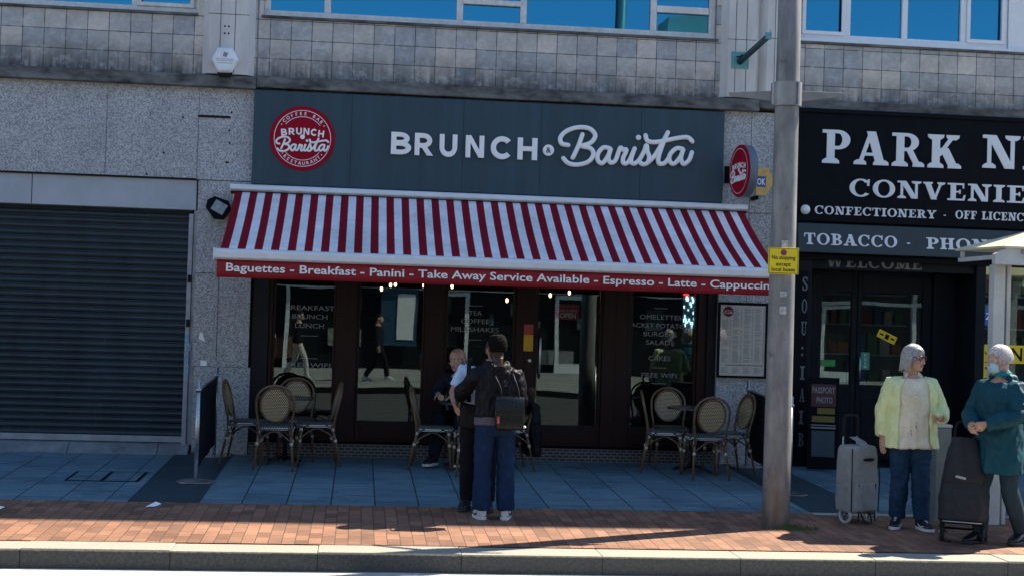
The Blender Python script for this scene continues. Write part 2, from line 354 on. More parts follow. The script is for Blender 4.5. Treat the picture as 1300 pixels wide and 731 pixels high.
M_WFRAME = M('old_white_paint', (0.60,0.60,0.58), 0.5, var=0.18, scale=9, bmp=0.15)
M_PVC = M('white_plastic', (0.72,0.74,0.76), 0.35, var=0.05)
M_WGLASS = m_glass('sky_tinted_glass', (0.10,0.16,0.2), (0.07,0.42,0.68), 1.6, 0.34, wave=0.25)  # blue of the reflected sky is put into the glass colour
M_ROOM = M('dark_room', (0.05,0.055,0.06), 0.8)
M_LINTEL = M('grey_paint', (0.36,0.40,0.43), 0.55, var=0.1, scale=3)
M_SHUT = M('dark_shutter_paint', (0.011,0.024,0.032), 0.45, var=0.4, scale=3.0, stretch=(1,1,0.3), dirt=((0.07,0.085,0.09),5.0,0.60,0.5))
M_RAIL = M('galvanised_rail', (0.30,0.33,0.36), 0.45, metal=0.3, var=0.25)
M_WOOD = M('dark_stained_wood', (0.020,0.007,0.006), 0.5, spec=0.25, var=0.4, scale=14, stretch=(5,5,0.5))
M_WOODB = M('black_wood', (0.006,0.009,0.014), 0.5, spec=0.25, var=0.3)
M_SHOPGLASS = m_glass('shop_window_glass', (0.80,0.83,0.83), (0.82,1,0.98), 1.5, 0.02, wave=0.16)
M_FASCIA = M('slate_fascia', (0.012,0.046,0.068), 0.42, var=0.22, scale=2.2, stretch=(3,3,0.25))
M_RED = M('burgundy_red', (0.30,0.004,0.020), 0.6, spec=0.1, var=0.08)
M_WHITE = M('white_lettering', (0.86,0.86,0.84), 0.5, var=0.04)
M_BLACKP = M('black_sign_paint', (0.004,0.006,0.009), 0.6, spec=0.08, var=0.2)
M_NAVYP = M('dark_shop_paint', (0.006,0.011,0.016), 0.5, spec=0.12, var=0.25)
M_STEEL = M('brushed_steel', (0.42,0.43,0.43), 0.32, metal=0.9, var=0.1, stretch=(1,1,8))
M_BLACK = M('matt_black', (0.007,0.007,0.009), 0.6, spec=0.2)
M_CLEAR = m_glass('clear_cover', (0.97,0.98,0.98), (1,1,1), 1.45)
M_MOSAIC = m_bricks('patterned_step_tile', 'xz', 0.075, 0.036, 0.008, (0.012,0.014,0.017), (0.03,0.035,0.04), (0.16,0.17,0.17), off=0.5, rough=0.35, dep=0.001)
M_DECAL = M('frosted_decal', (0.24,0.25,0.25), 0.6, var=0.04)
M_PAPER = M('printed_paper', (0.88,0.88,0.87), 0.6, var=0.04)
M_INK = M('grey_print', (0.22,0.23,0.25), 0.7, var=0.1)
M_YEL = M('yellow_sheet', (0.80,0.60,0.012), 0.45, var=0.06)
M_GREENP = M('green_notice', (0.02,0.30,0.06), 0.5)

# ------------------------------------------------------------------ ground
def sheet(name, mat, x0, x1, y0, y1, z, kind='structure', seg=1):
    vs = []; fs = []
    for i in range(seg+1):
        y = y0+(y1-y0)*i/seg; zz = z(y) if callable(z) else z
        vs += [(x0,y,zz),(x1,y,zz)]
    for i in range(seg): fs.append((2*i, 2*i+1, 2*i+3, 2*i+2))
    mb = MB(); mb.add(vs, fs); o = mb.build(name, mat); tag(o, kind=kind); return o
M_ASPH = M('asphalt', (0.055,0.056,0.056), 0.9, var=0.35, scale=30, bmp=0.6, bscale=220)
M_CHAN = M('worn_pale_concrete', (0.46,0.43,0.37), 0.85, var=0.2, scale=9, bmp=0.3, bscale=160)
def slab_stain(nt, sp, c):
    v = coords(nt, (0.35, 3.2, 1)); c = mix(nt, 1.0, c, ramp(nt, noise_tex(nt, v, 4.5, 6, 0.75), [(0.25, 0.66), (0.75, 1.28)]), 'MULTIPLY')
    v2 = coords(nt); vo = N(nt,'ShaderNodeTexVoronoi'); vo.inputs['Scale'].default_value = 3.1; nt.links.new(v2, vo.inputs['Vector'])
    c = mix(nt, ramp(nt, vo.outputs['Distance'], [(0.045, 0.7), (0.075, 0.0)]), c, (0.03,0.04,0.045))
    vo2 = N(nt,'ShaderNodeTexVoronoi'); vo2.inputs['Scale'].default_value = 1.3; nt.links.new(v2, vo2.inputs['Vector'])
    c = mix(nt, ramp(nt, vo2.outputs['Distance'], [(0.012, 0.8), (0.03, 0.0)]), c, (0.30,0.33,0.34))
    return mix(nt, ramp(nt, noise_tex(nt, v2, 1.1, 5, 0.75), [(0.52, 0.0), (0.66, 0.5)]), c, (0.035,0.06,0.075))
M_SLAB = m_bricks('paving_slab', 'yx', 0.75, 0.40, 0.007, (0.085,0.175,0.222), (0.13,0.222,0.262), (0.018,0.035,0.045), off=0.5, shift=(0.15, 0.2, 0), stain=slab_stain, grain=120, gvar=0.16, dep=0.004)
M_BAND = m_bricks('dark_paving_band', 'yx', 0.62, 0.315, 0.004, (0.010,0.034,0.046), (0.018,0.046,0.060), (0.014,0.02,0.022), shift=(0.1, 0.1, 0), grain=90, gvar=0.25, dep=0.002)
def paver_stain(nt, sp, c):
    v = coords(nt); c = mix(nt, 1.0, c, ramp(nt, noise_tex(nt, v, 0.9, 7, 0.75), [(0.3, 0.72), (0.7, 1.15)]), 'MULTIPLY')
    vo = N(nt,'ShaderNodeTexVoronoi'); vo.inputs['Scale'].default_value = 2.7; nt.links.new(v, vo.inputs['Vector'])
    c = mix(nt, ramp(nt, vo.outputs['Distance'], [(0.04, 0.75), (0.07, 0.0)]), c, (0.05,0.04,0.035))
    return mix(nt, ramp(nt, noise_tex(nt, v, 6, 8, 0.8), [(0.58, 0.0), (0.68, 0.55)]), c, (0.09,0.06,0.045))
M_PAVER = m_bricks('clay_paver', 'yx', 0.205, 0.103, 0.0035, (0.17,0.084,0.050), (0.34,0.168,0.098), (0.075,0.045,0.03), off=0.5, grain=110, gvar=0.16, dep=0.004, shift=(0.02,0.03,0), stain=paver_stain)
M_KERB = M('pale_kerb_granite', (0.40,0.38,0.31), 0.8, var=0.16, scale=25, bmp=0.4, bscale=180)
zk = gz(-5.19)
def m_kerbface():
    # upright face: shade and tyre dirt put into the colour, the tread stays pale
    m, nt, bs = new_mat('kerbstone_granite'); tc = N(nt,'ShaderNodeTexCoord'); sp = N(nt,'ShaderNodeSeparateXYZ'); nt.links.new(tc.outputs['Object'], sp.inputs[0]); v = tc.outputs['Object']
    pale = ramp(nt, noise_tex(nt, v, 60, 5, .7), [(.3,(0.22,0.205,0.165)),(.7,(0.38,0.36,0.295))]); dark = ramp(nt, noise_tex(nt, v, 40, 6, .8), [(.3,(0.022,0.028,0.032)),(.75,(0.10,0.105,0.10))])
    ad = N(nt,'ShaderNodeMath'); ad.operation='MULTIPLY_ADD'; ad.inputs[1].default_value = 0.02; nt.links.new(noise_tex(nt, v, 25, 4), ad.inputs[0]); nt.links.new(sp.outputs[2], ad.inputs[2])
    mr = N(nt,'ShaderNodeMapRange'); mr.inputs[1].default_value = zk-0.004; mr.inputs[2].default_value = zk-0.012; nt.links.new(ad.outputs[0], mr.inputs[0])
    nt.links.new(mix(nt, mr.outputs[0], pale, dark), bs.inputs['Base Color']); bs.inputs['Roughness'].default_value = .85; bump(nt, bs, noise_tex(nt, v, 160, 4), .4, .004); return m
sheet('ground', M_ASPH, -400, 400, -400, 300, -0.42)
sheet('road', M_ASPH, -120, 120, -17.0, -5.49, -0.30)
sheet('gutter', M_CHAN, -120, 120, -6.15, -5.50, -0.295)
PV0 = -3.35
sheet('pavement', M_SLAB, -60, 60, PV0, 0.9, gz)
sheet('brick_paving', M_PAVER, -60, 60, -5.192, PV0, lambda y: gz(y)+0.001)
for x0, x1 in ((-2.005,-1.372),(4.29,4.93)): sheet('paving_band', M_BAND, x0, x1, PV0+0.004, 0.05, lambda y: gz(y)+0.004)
sheet('paving_edging', M_KERB, 4.28, 60, PV0-0.13, PV0+0.002, lambda y: gz(y)+0.005)
M_KERBF = m_kerbface()
k = 0
kx = -2.43-1.088*20
while kx < 40:
    mb = MB(); e = random.uniform(-.003,.003)
    mb.box(kx+0.001, kx+1.087, -5.525+e, -5.194, -0.42, zk-0.004+e)
    o = mb.build('kerbstone', M_KERBF, None, bevel=0.006); tag(o, kind='structure'); kx += 1.088
sheet('kerb_joint_bed', M_BLACK, -25, 41, -5.515, -5.2, zk-0.03)
# recessed inspection cover in the left paving
def frame_strip(name, mat, pts, w):
    mb = MB()
    for (xa, ya), (xb, yb) in zip(pts, pts[1:]):
        d = Vector((xb-xa, yb-ya, 0)); n = Vector((-d.y, d.x, 0)).normalized()*w/2
        mb.add([(xa-n.x,ya-n.y,gz(ya-n.y)+0.005),(xb-n.x,yb-n.y,gz(yb-n.y)+0.005),(xb+n.x,yb+n.y,gz(yb+n.y)+0.005),(xa+n.x,ya+n.y,gz(ya+n.y)+0.005)], [(0,1,2,3)])
    return mb.build(name, mat)
cv = thing('inspection_cover', 'rectangular recessed inspection cover outlined in dark gaps on the left paving', 'manhole cover', (-2.45,-1.9,gz(-1.9)))
mb = MB()
for xa, ya, xb, yb, w in ((-2.79,-2.18,-2.09,-2.18,.035),(-2.79,-1.55,-2.05,-1.55,.014),(-2.78,-2.18,-2.78,-1.55,.02),(-2.44,-2.18,-2.44,-1.55,.034),(-2.1,-2.18,-2.1,-1.55,.034)):
    if ya == yb: mb.add([(x, y, gz(y)+0.0045) for x, y in ((xa,ya-w/2),(xb,ya-w/2),(xb,ya+w/2),(xa,ya+w/2))], [(0,1,2,3)])
    else: mb.add([(x, y, gz(y)+0.0058) for x, y in ((xa-w/2,ya),(xa+w/2,ya),(xa+w/2,yb),(xa-w/2,yb))], [(0,1,2,3)])
mb.build('cover_frame', M_BLACK, cv, world=True)
tag(sheet('opposite_pavement', M('far_paving',(0.24,0.24,0.225),.8,var=.45,scale=1.2,dirt=((0.06,0.06,0.055),1.5,.55,.7)), -60, 60, -30, -17.2, -0.17, None), kind='structure')
tag(MB().box(-60,60,-17.2,-17.0,-0.42,-0.165).build('opposite_kerb', M_BLACK), kind='structure')

# ------------------------------------------------------------------ the terrace: three shop buildings
def window_unit(parent, x0, x1, z0, z1, mull, mat, y=0.1, fw=0.055, transoms=(), thick=(), pane=True):
    w = MB(); d0, d1 = y-0.03, y+0.05
    w.box(x0, x1, d0, d1, z0, z0+fw); w.box(x0, x1, d0, d1, z1-fw, z1)
    xs = [x0+fw/2]+list(mull)+[x1-fw/2]
    for xm in xs: w.box(xm-fw/2, xm+fw/2, d0+0.002, d1-0.002, z0+fw, z1-fw)
    fr = w.build('window', mat, parent, bevel=0.006, world=True)
    for xa, xb, zt, hw in transoms: MB().box(xa, xb, d0-0.006, d1-0.006, zt-hw, zt+hw).build('window_transom', mat, fr, bevel=0.005, world=True)
    for xa, xb, za, zb in thick:      # opening casements with their own thicker frame
        c = MB(); q = 0.045
        c.box(xa,xb,d0-0.02,d0+0.01,za,za+q); c.box(xa,xb,d0-0.02,d0+0.01,zb-q,zb); c.box(xa,xa+q,d0-0.019,d0+0.009,za+q,zb-q); c.box(xb-q,xb,d0-0.019,d0+0.009,za+q,zb-q)
        c.build('casement', mat, fr, bevel=0.005, world=True)
    for xa, xb in zip(xs, xs[1:]):
        MB().box(xa+fw/2-0.004, xb-fw/2+0.004, y+0.012, y+0.018, z0+fw-0.004, z1-fw+0.004).build('pane', M_WGLASS, fr, world=True)
    return fr
ROOF = 12.35
def upper_storeys(b, x0, x1, dz, wx0, wx1):
    """tile band, ledge and everything above the shopfront"""
    w = MB()
    w.box(x0, x1, 0.0, 0.25, 4.275+dz, 4.945+dz)
    w.box(x0, wx0, 0.0, 0.25, 4.945+dz, 6.5); w.box(wx1, x1, 0.0, 0.25, 4.945+dz, 6.5)
    w.box(x0, x1, 0.0, 0.25, 6.5, ROOF)
    w.build('tiled_wall', M_TILE, b, world=True)
    MB().box(x0, x1, -0.105, 0.24, 4.137+dz, 4.272+dz).build('stone_ledge', M_LEDGE, b, bevel=0.012, world=True)
    MB().box(wx0-0.02, wx1+0.02, -0.03, 0.06, 4.948+dz, 4.975+dz).build('window_sill', M_LEDGE, b, world=True)
    m = MB(); m.box(x0, x1, 0.25, 7.5, ROOF-0.25, ROOF); m.box(x0, x1, 7.5, 7.7, -0.2, ROOF); m.box(x0, x1, 0.26, 7.5, 4.0+dz, 4.1+dz)
    m.build('roof', M_LEDGE, b, world=True)
    return b
# --- left: shuttered shop
bL = thing('shop_building', 'left building of grey speckled granite with its dark roller shutter closed', 'building', (-3.6,0,0))
upper_storeys(bL, -12, -1.25, 0, -9.0, -1.95)
g = MB(); g.box(-12, -1.27, 0.0, 0.25, 3.092, 4.137); g.box(-1.862, -1.24, 0.004, 0.25, 0.985, 3.088); g.box(-1.84, -1.215, 0.002, 0.25, -0.05, 0.981)
gw = g.build('granite_wall', M_GRAN, bL, world=True)
j = MB()
for xj in (-2.9, -1.885): j.box(xj-0.0015, xj+0.0015, -0.003, 0.05, 3.1, 4.13)
j.box(-1.862, -1.24, -0.001, 0.05, 2.034, 2.040); j.box(-1.862,-1.24,-.001,.05,3.0865,3.094)
j.box(-12, -1.88, -0.004, 0.04, 3.088, 3.104); j.box(-1.60,-1.595,0.001,0.05,1.05,2.0)
j.build('panel_joint', M_BLACK, gw, world=True)
MB().box(-1.89, -1.53, -0.012, 0.02, 3.80, 3.825).build('cable_slot', M_BLACK, gw, world=True)
hs = MB()
for hx, hz in ((-2.06,3.79),(-2.26,3.38),(-2.44,3.07+.06),(-1.54,3.66),(-1.53,3.52),(-1.54,3.30),(-1.25,3.2),(-1.52,3.87),(-1.56,3.3),(-1.26,3.98)): hs.cyl((hx,-0.004,hz),(hx,0.03,hz),0.012,8)
hs.build('bolt_hole', M_BLACK, gw, world=True)
MB().box(-12, -1.882, 0.03, 0.28, 2.745, 3.086).build('lintel', M_LINTEL, bL, bevel=0.006, world=True)
MB().box(-3.70,-3.694,.026,.05,2.75,3.08).build('lintel_seam', M_BLACK, bL, world=True)
s_ = MB(); prof = []; z = 0.16
while z < 2.745:       # interlocking curved slats
    for a in range(6):
        q = a/6; prof.append((0.16-0.016*math.sin(math.pi*q)**0.7, z+0.0775*0.86*q))
    prof.append((0.164, z+0.0775*0.87)); prof.append((0.164, z+0.0775*0.99)); z += 0.0775
def dent(x, z): return 0.010*max(0, noise.noise(Vector((x*1.1, 3.7, z*1.6)))-0.12)+0.0022*noise.noise(Vector((x*5.0, 1.2, z*9.0)))
sec = [-11.5, -8.0, -6.5]+[-5.2+0.081625*i for i in range(41)]
s_.loft([[(x, p[0]+dent(x, p[1]), p[1]+0.0015*noise.noise(Vector((x*2, round(p[1]/.0775), 0)))) for p in prof] for x in sec], False, False, closed=False)
sh = s_.build('roller_shutter', M_SHUT, bL, world=True)
MB().box(-11.5,-1.935,0.125,0.17,0.105,0.175).build('bottom_bar', M_RAIL, sh, bevel=0.005, world=True)
r = MB(); r.box(-1.955,-1.905,0.02,0.2,0.09,2.70); r.box(-1.903,-1.845,0.05,0.2,0.09,2.743)
r.build('guide_rail', M_RAIL, sh, bevel=0.004, world=True)
for hz in (1.97, 1.47): MB().box(-1.945,-1.905,-0.012,0.02,hz-0.045,hz+0.04).build('rail_lock', M_BLACK, sh, bevel=0.004, world=True)
st = MB()
for zz, w_, x_ in ((1.30,.05,-1.93),(1.2,.045,-1.91),(1.08,.05,-1.93),(0.95,.04,-1.92)): st.box(x_-w_/2,x_+w_/2,0.012,0.02,zz-0.05,zz+0.04)
st.build('sticker', M('faded_blue_sticker',(0.16,0.33,0.45),0.5,var=.5,scale=30), sh, world=True)
pp = MB(); pp.prism([(-1.80,1.30),(-1.73,1.26),(-1.755,1.36),(-1.78,1.37)], -0.003, 0.0035); pp.box(-1.77,-1.70,-0.003,0.0035,0.99,1.05)
pp.build('torn_paper', M_PAPER, gw, world=True)
sill = MB(); sx = -12.0; sl = []
while sx < -1.9:
    L_ = min(sx+0.98, -1.86)
    sill.add([(sx+.004,-0.17,-0.012),(L_-.004,-0.17,-0.012),(L_-.004,-0.005,0.095),(sx+.004,-0.005,0.095),(sx+.004,0.3,0.10),(L_-.004,0.3,0.10),(sx+.004,0.3,-0.1),(L_-.004,0.3,-0.1),(sx+.004,-0.17,-0.1),(L_-.004,-0.17,-0.1)],
             [(0,1,2,3),(3,2,5,4),(4,5,7,6),(8,9,1,0),(0,3,4,6,8),(1,9,7,5,2)]); sx += 0.98
sill.build('door_sill', M('worn_sill_stone',(0.17,0.19,0.195),0.8,var=.35,scale=5,bmp=.4), bL, world=True)
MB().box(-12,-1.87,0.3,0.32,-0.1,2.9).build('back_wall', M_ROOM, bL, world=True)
window_unit(bL, -9.0, -1.95, 4.98, 6.5, (-8.2,-6.6,-5.0,-4.15,-2.65), M_WFRAME, fw=0.07, thick=((-2.62,-1.985,5.045,6.4),))
def pilaster(b, x0, x1, dz, name='pilaster'):
    w = MB(); xm = (x0+x1)/2; q = (x1-x0)
    w.add([(x0,0.0,4.29+dz),(x0+0.07,-0.09,4.29+dz),(x1-0.07,-0.09,4.29+dz),(x1,0.0,4.29+dz),(x0,0.0,ROOF-.3),(x0+0.07,-0.09,ROOF-.3),(x1-0.07,-0.09,ROOF-.3),(x1,0.0,ROOF-.3)], [(0,1,5,4),(1,2,6,5),(2,3,7,6),(4,5,6,7),(0,3,2,1)])
    o = w.build(name, M_PILAS, b, world=True)
    c = MB()
    for f in (0.34, 0.62): c.box(x0+q*f-0.0025, x0+q*f+0.0025, -0.0925, -0.085, 4.3+dz, ROOF-.4)
    for zz in (4.97, 6.4): c.box(x0+0.06, x1-0.06, -0.0915, -0.085, zz-0.003+dz, zz+0.003+dz)
    c.build('stone_joint', M_BLACK, o, world=True)
    return o
p = pilaster(bL, -1.865, -1.285, 0)
hb = MB()
for hx in (-1.62,-1.575):
    for hz in (4.83, 4.75): hb.cyl((hx,-0.093,hz),(hx,-0.08,hz),0.011,8)
hb.build('bolt_hole', M_BLACK, p, world=True)

# --- middle: the cafe
bC = thing('cafe_building', 'middle building with dark brown cafe shopfront under tiled upper wall', 'building', (1.5,0,0))
upper_storeys(bC, -1.247, 4.60, 0.02, -1.2, 4.08)
g = MB(); g.box(4.20, 4.535, 0.0, 0.25, 0.985, 4.155); g.box(4.541, 5.06, 0.0, 0.25, 0.985, 4.155); g.box(4.20, 5.06, -0.003, 0.25, -0.05, 0.98); g.box(-1.238, 4.2, 0.05, 0.25, 2.75, 4.155)
gw2 = g.build('granite_wall', M_GRAN, bC, world=True)
jj = MB(); jj.box(4.2,5.06,-0.002,0.05,2.96,2.966); jj.box(4.535,4.541,0.004,0.05,1,4.15); jj.build('panel_joint', M_BLACK, gw2, world=True)
window_unit(bC, -1.2, 4.08, 5.0, 6.5, (-0.48,1.045,1.79,3.335), M_WFRAME, fw=0.075, transoms=((1.08,1.755,5.30,.03),(3.37,4.0,5.335,.04)))
pilaster(bC, 4.135, 4.60, 0.02)
# shopfront timber
GL_Y = 0.17
posts = [(-0.262,-0.02),(0.762,0.991),(1.821,2.053),(2.847,3.177)]
w = MB()
for xa, xb in posts:
    w.box(xa, xb, 0.10, 0.24, 0.15, 2.9)
w.box(-1.03,-0.985,0.10,0.24,0.15,2.9); w.box(3.985,4.09,0.10,0.24,0.15,2.9)
sf = w.build('shopfront_frame', M_WOOD, bC, bevel=0.006, world=True)
w = MB()
for xa, xb in posts: 
    for q in (xa+.02, (xa+xb)/2-0.004, xb-.028): w.box(q, q+0.008, 0.094, 0.11, 0.45, 2.85)
w.build('frame_moulding', M_WOOD, sf, bevel=0.002, world=True)
for xa, xb in ((-1.215,-1.03),(4.09,4.199)): MB().box(xa,xb,0.06,0.30,0.15,2.9).build('side_jamb', M_WOODB, bC, bevel=0.005, world=True)
w = MB()
cells = [(-0.985,-0.262),(-0.02,0.762),(0.991,1.821),(2.053,2.847),(3.177,3.985)]
for i, (xa, xb) in enumerate(cells):
    wn = MB(); fy0, fy1 = 0.125, 0.215
    wn.box(xa+.002, xb-.002, fy0, fy1, 0.16, 0.40); wn.box(xa+.002, xb-.002, fy0, fy1, 2.72, 2.88)
    wn.box(xa+.002, xa+0.03, fy0+.003, fy1-.003, 0.40, 2.72); wn.box(xb-0.03, xb-.002, fy0+.003, fy1-.003, 0.40, 2.72)
    o = wn.build('door' if i == 3 else 'shop_window', M_WOOD, bC, bevel=0.005, world=True)
    pm = MB(); xm_ = (xa+xb)/2      # the leaves of the folding front stand a touch out of line
    pm.obox((xm_, GL_Y+0.003, 1.56), (xb-xa-0.052, 0.006, 2.328), Matrix.Rotation(R((0.3,-0.2,0.2,2.1,2.0)[i]),3,'Z')); pm.build('pane', M_SHOPGLASS, o, world=True)
    pn = MB(); pn.box(xa+0.06, xb-0.06, fy0-0.008, fy0+0.004, 0.20, 0.355); pn.build('kick_panel', M_WOOD, o, bevel=0.006, world=True)
    if i == 3:
        MB().tube([(xa+0.06,GL_Y-0.03,0.95),(xa+0.06,GL_Y-0.07,1.0),(xa+0.06,GL_Y-0.07,1.4),(xa+0.06,GL_Y-0.03,1.45)], 0.012, 8).build('handle', M_STEEL, o, True, world=True)
    def tx(s, xc, z0, h, wid=None):
        if wid: text(s, 'window_lettering', M_DECAL, xc-wid/2, xc+wid/2, z0, z0+h, GL_Y-0.018, o, bold=0.0)
        else: text(s, 'window_lettering', M_DECAL, xc, 'c', z0, z0+h, GL_Y-0.018, o)
    def ln(xc, z, wid): MB().box(xc-wid/2, xc+wid/2, GL_Y-0.019, GL_Y-0.0175, z-0.003, z+0.003).build('window_line', M_DECAL, o, world=True)
    if i == 0:
        tx('BREAKFAST', -0.565, 1.655, 0.052, .56); tx('BRUNCH', -0.565, 1.555, 0.052, .40); tx('LUNCH', -0.565, 1.45, 0.052, .33); ln(-.565,1.36,.2); ln(-.565,1.10,.2); tx('FREE WIFI', -0.565, 1.0, 0.05, .5)
    if i == 2:
        ln(1.345,1.765,.16); tx('TEA', 1.345, 1.655, 0.052, .15); tx('COFFEE', 1.345, 1.56, 0.052, .33); tx('MILKSHAKES', 1.345, 1.465, 0.052, .56); ln(1.345,1.37,.16)
    if i == 4:
        xc = 3.545; ln(xc,1.805,.16); tx('OMELETTES',xc,1.675,.052,.50); tx('JACKET POTATOES',xc,1.575,.052,.76); tx('BURGERS',xc,1.475,.052,.40); tx('SALADS',xc,1.375,.052,.34); tx('CAKES',xc,1.19,.052,.26); ln(xc,1.105,.17); tx('FREE WIFI',xc,0.99,.052,.42); ln(xc,.92,.17)
# step with patterned tiles, interior floor
MB().box(-1.2,4.2,-0.035,0.24,-0.08,0.148).build('tiled_step', M_MOSAIC, bC, bevel=0.004, world=True)
MB().box(-1.2,4.2,-0.045,0.1,0.1495,0.162).build('step_nosing', M_BLACKP, bC, bevel=0.004, world=True)
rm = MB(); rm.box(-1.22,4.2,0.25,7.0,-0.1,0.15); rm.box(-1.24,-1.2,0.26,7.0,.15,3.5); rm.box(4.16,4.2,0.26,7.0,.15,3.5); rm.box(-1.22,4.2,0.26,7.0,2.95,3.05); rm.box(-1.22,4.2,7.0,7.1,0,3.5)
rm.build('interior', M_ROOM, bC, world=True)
ct = MB(); ct.box(-0.6,2.4,4.6,5.3,0.15,1.2); ct.box(-.4,.5,6.7,6.95,1.5,1.56); ct.box(-.4,.5,6.7,6.95,1.9,1.96); ct.box(1,2.6,6.7,6.95,1.5,1.56); ct.build('counter', M_WOODB, bC, world=True)

# --- right: convenience shop
DZ = 0.055
bR = thing('convenience_shop', 'right building with black convenience shop front and recessed dark entrance', 'building', (6.6,0,0))
upper_storeys(bR, 4.60, 14.0, DZ, 5.10, 12.0)
window_unit(bR, 5.10, 7.70, 5.07, 6.6, (5.70,6.41,7.145), M_PVC, fw=0.07, thick=((5.135,5.665,5.13,6.5),(7.18,7.665,5.13,6.5)))
MB().box(7.705,7.93,0.05,0.14,5.07,6.6).build('white_panel', M_PVC, bR, bevel=0.004, world=True)
MB().box(5.10,7.93,-0.01,0.10,5.03,5.068).build('plastic_sill', M_PVC, bR, bevel=0.004, world=True)
window_unit(bR, 7.95, 12.0, 5.07, 6.6, (9.1,10.2), M_PVC, fw=0.07)
pilaster(bR, 4.605, 5.075, DZ)
wl = MB(); wl.box(5.065,14,0.0,0.25,2.75,4.19); wl.box(13.8,14,0.0,0.25,0,2.75); wl.build('wall', M_NAVYP, bR, world=True)
pr = MB(); pr.box(5.06,5.30,-0.06,0.25,-0.05,2.75); pr.build('shop_pier', M_NAVYP, bR, bevel=0.006, world=True)
# recessed porch
pc = MB(); pc.box(5.301,5.56,0.55,0.75,0.0,2.75); pc.box(7.06,7.345,0.55,0.75,0.0,2.75); pc.box(7.345,7.42,-0.03,0.75,0.0,2.75); pc.box(5.56,7.06,0.56,0.74,2.34,2.75); pc.box(5.3,7.35,0.02,0.6,2.72,2.76)
pc.build('porch', M_NAVYP, bR, bevel=0.006, world=True)
MB().box(5.06,7.5,-0.02,1.2,-0.1,0.022).build('porch_floor', M_BLACKP, bR, world=True)
lw = serif_word('WELCOME', 5.50, 2.365, 0.13, 0.02, 0.004, x1=6.68); 
wlb = MB().box(5.31,7.34,0.021,0.06,2.34,2.72).build('porch_header', M_NAVYP, bR, world=True)
lw[0].build('lettering', M('dull_grey_lettering',(0.16,0.17,0.18),.6), wlb, world=True)
def shop_door(x0, x1, gx0, gx1):
    d = MB(); y0, y1 = 0.60, 0.66
    d.box(x0,gx0,y0,y1,0.03,2.33); d.box(gx1,x1,y0,y1,0.03,2.33); d.box(gx0,gx1,y0+.002,y1-.002,0.03,0.95); d.box(gx0,gx1,y0+.002,y1-.002,2.08,2.33)
    d_ = d.build('door', M_NAVYP, bR, bevel=0.006, world=True)
    MB().box(gx0-.004,gx1+.004,0.625,0.631,0.946,2.084).build('pane', M_SHOPGLASS, d_, world=True)
    MB().box(gx0+.02,gx1-.02,0.592,0.603,0.2,0.8).build('door_panel', M_NAVYP, d_, bevel=0.008, world=True)
    return d_
d1 = shop_door(5.56, 6.105, 5.655, 6.035); d2 = shop_door(6.112, 7.06, 6.165, 6.945)
MB().tube([(6.14,0.6,1.0),(6.14,0.55,1.03),(6.14,0.55,1.27),(6.14,0.6,1.3)],0.012,8).build('handle', M_STEEL, d2, True, world=True)
MB().box(5.665,5.85,0.618,0.622,1.165,1.245).build('notice', M_GREENP, d1, world=True)
pu = MB().box(6.175,6.285,0.616,0.621,1.14,1.35).build('push_notice', M('teal_green_notice',(0.03,0.27,0.19),.5), d2, world=True)
for i, ch in enumerate('PUSH'): text(ch, 'lettering', M_WHITE, 6.23, 'c', 1.298-i*0.047, 1.331-i*0.047, 0.6145, pu)
ys = MB(); ys.obox((6.50,0.617,1.55),(0.25,0.005,0.10),Matrix.Rotation(R(24),3,'Y')); yo = ys.build('yellow_notice', M_YEL, d2, world=True)
ib = MB(); ib.obox((6.50,0.612,1.55),(0.05,0.004,0.06),Matrix.Rotation(R(24),3,'Y')); ib.obox((6.43,0.612,1.58),(0.05,0.004,0.02),Matrix.Rotation(R(24),3,'Y')); ib.obox((6.57,0.612,1.52),(0.05,0.004,0.02),Matrix.Rotation(R(24),3,'Y')); ib.build('notice_print', M_BLACK, yo, world=True)
# shop window to the right of the porch
wf = MB(); wf.box(7.42,12.5,-0.02,0.10,0.0,0.42); wf.box(7.42,12.5,-0.02,0.1,2.55,2.75); wf.box(7.42,7.47,-0.018,0.098,.42,2.55)
for xm in (9.0,10.6,12.2): wf.box(xm,xm+.06,-0.018,0.098,.42,2.55)
wfo = wf.build('shop_window', M_NAVYP, bR, bevel=0.006, world=True)
MB().box(7.465,12.4,0.03,0.036,0.416,2.554).build('pane', M_SHOPGLASS, wfo, world=True)
es = MB().box(7.475,7.585,0.020,0.026,0.45,1.50).build('vertical_notice', M_YEL, wfo, world=True)
for v_i, ch in enumerate('ESSENTIALS'):
    text(ch, 'lettering', M_BLACK, 7.497, None, 0.50+v_i*0.098, 0.565+v_i*0.098, 0.018, es, bold=0.01, mat4=Matrix.Translation((7.53,0,0.532+v_i*0.098)) @ Matrix.Rotation(R(-90),4,'Y') @ Matrix.Translation((-7.53,0,-0.532-v_i*0.098)))
nw = MB().box(7.80,8.45,0.020,0.026,1.28,1.50).build('yellow_notice', M_YEL, wfo, world=True)
text('NEW', 'lettering', M_BLACK, 7.83, 8.3, 1.31, 1.47, 0.018, nw, bold=0.02)
bo = MB(); bo.tube([(7.565,0.02,1.84),(7.565,0.026,1.84)],[0.13,0.13],20); bl = bo.build('round_notice', M('blue_notice',(0.01,0.12,0.42),.5), wfo, world=True)
text('ZY', 'lettering', M_WHITE, 7.565, 'c', 1.80, 1.88, 0.016, bl, bold=.02)
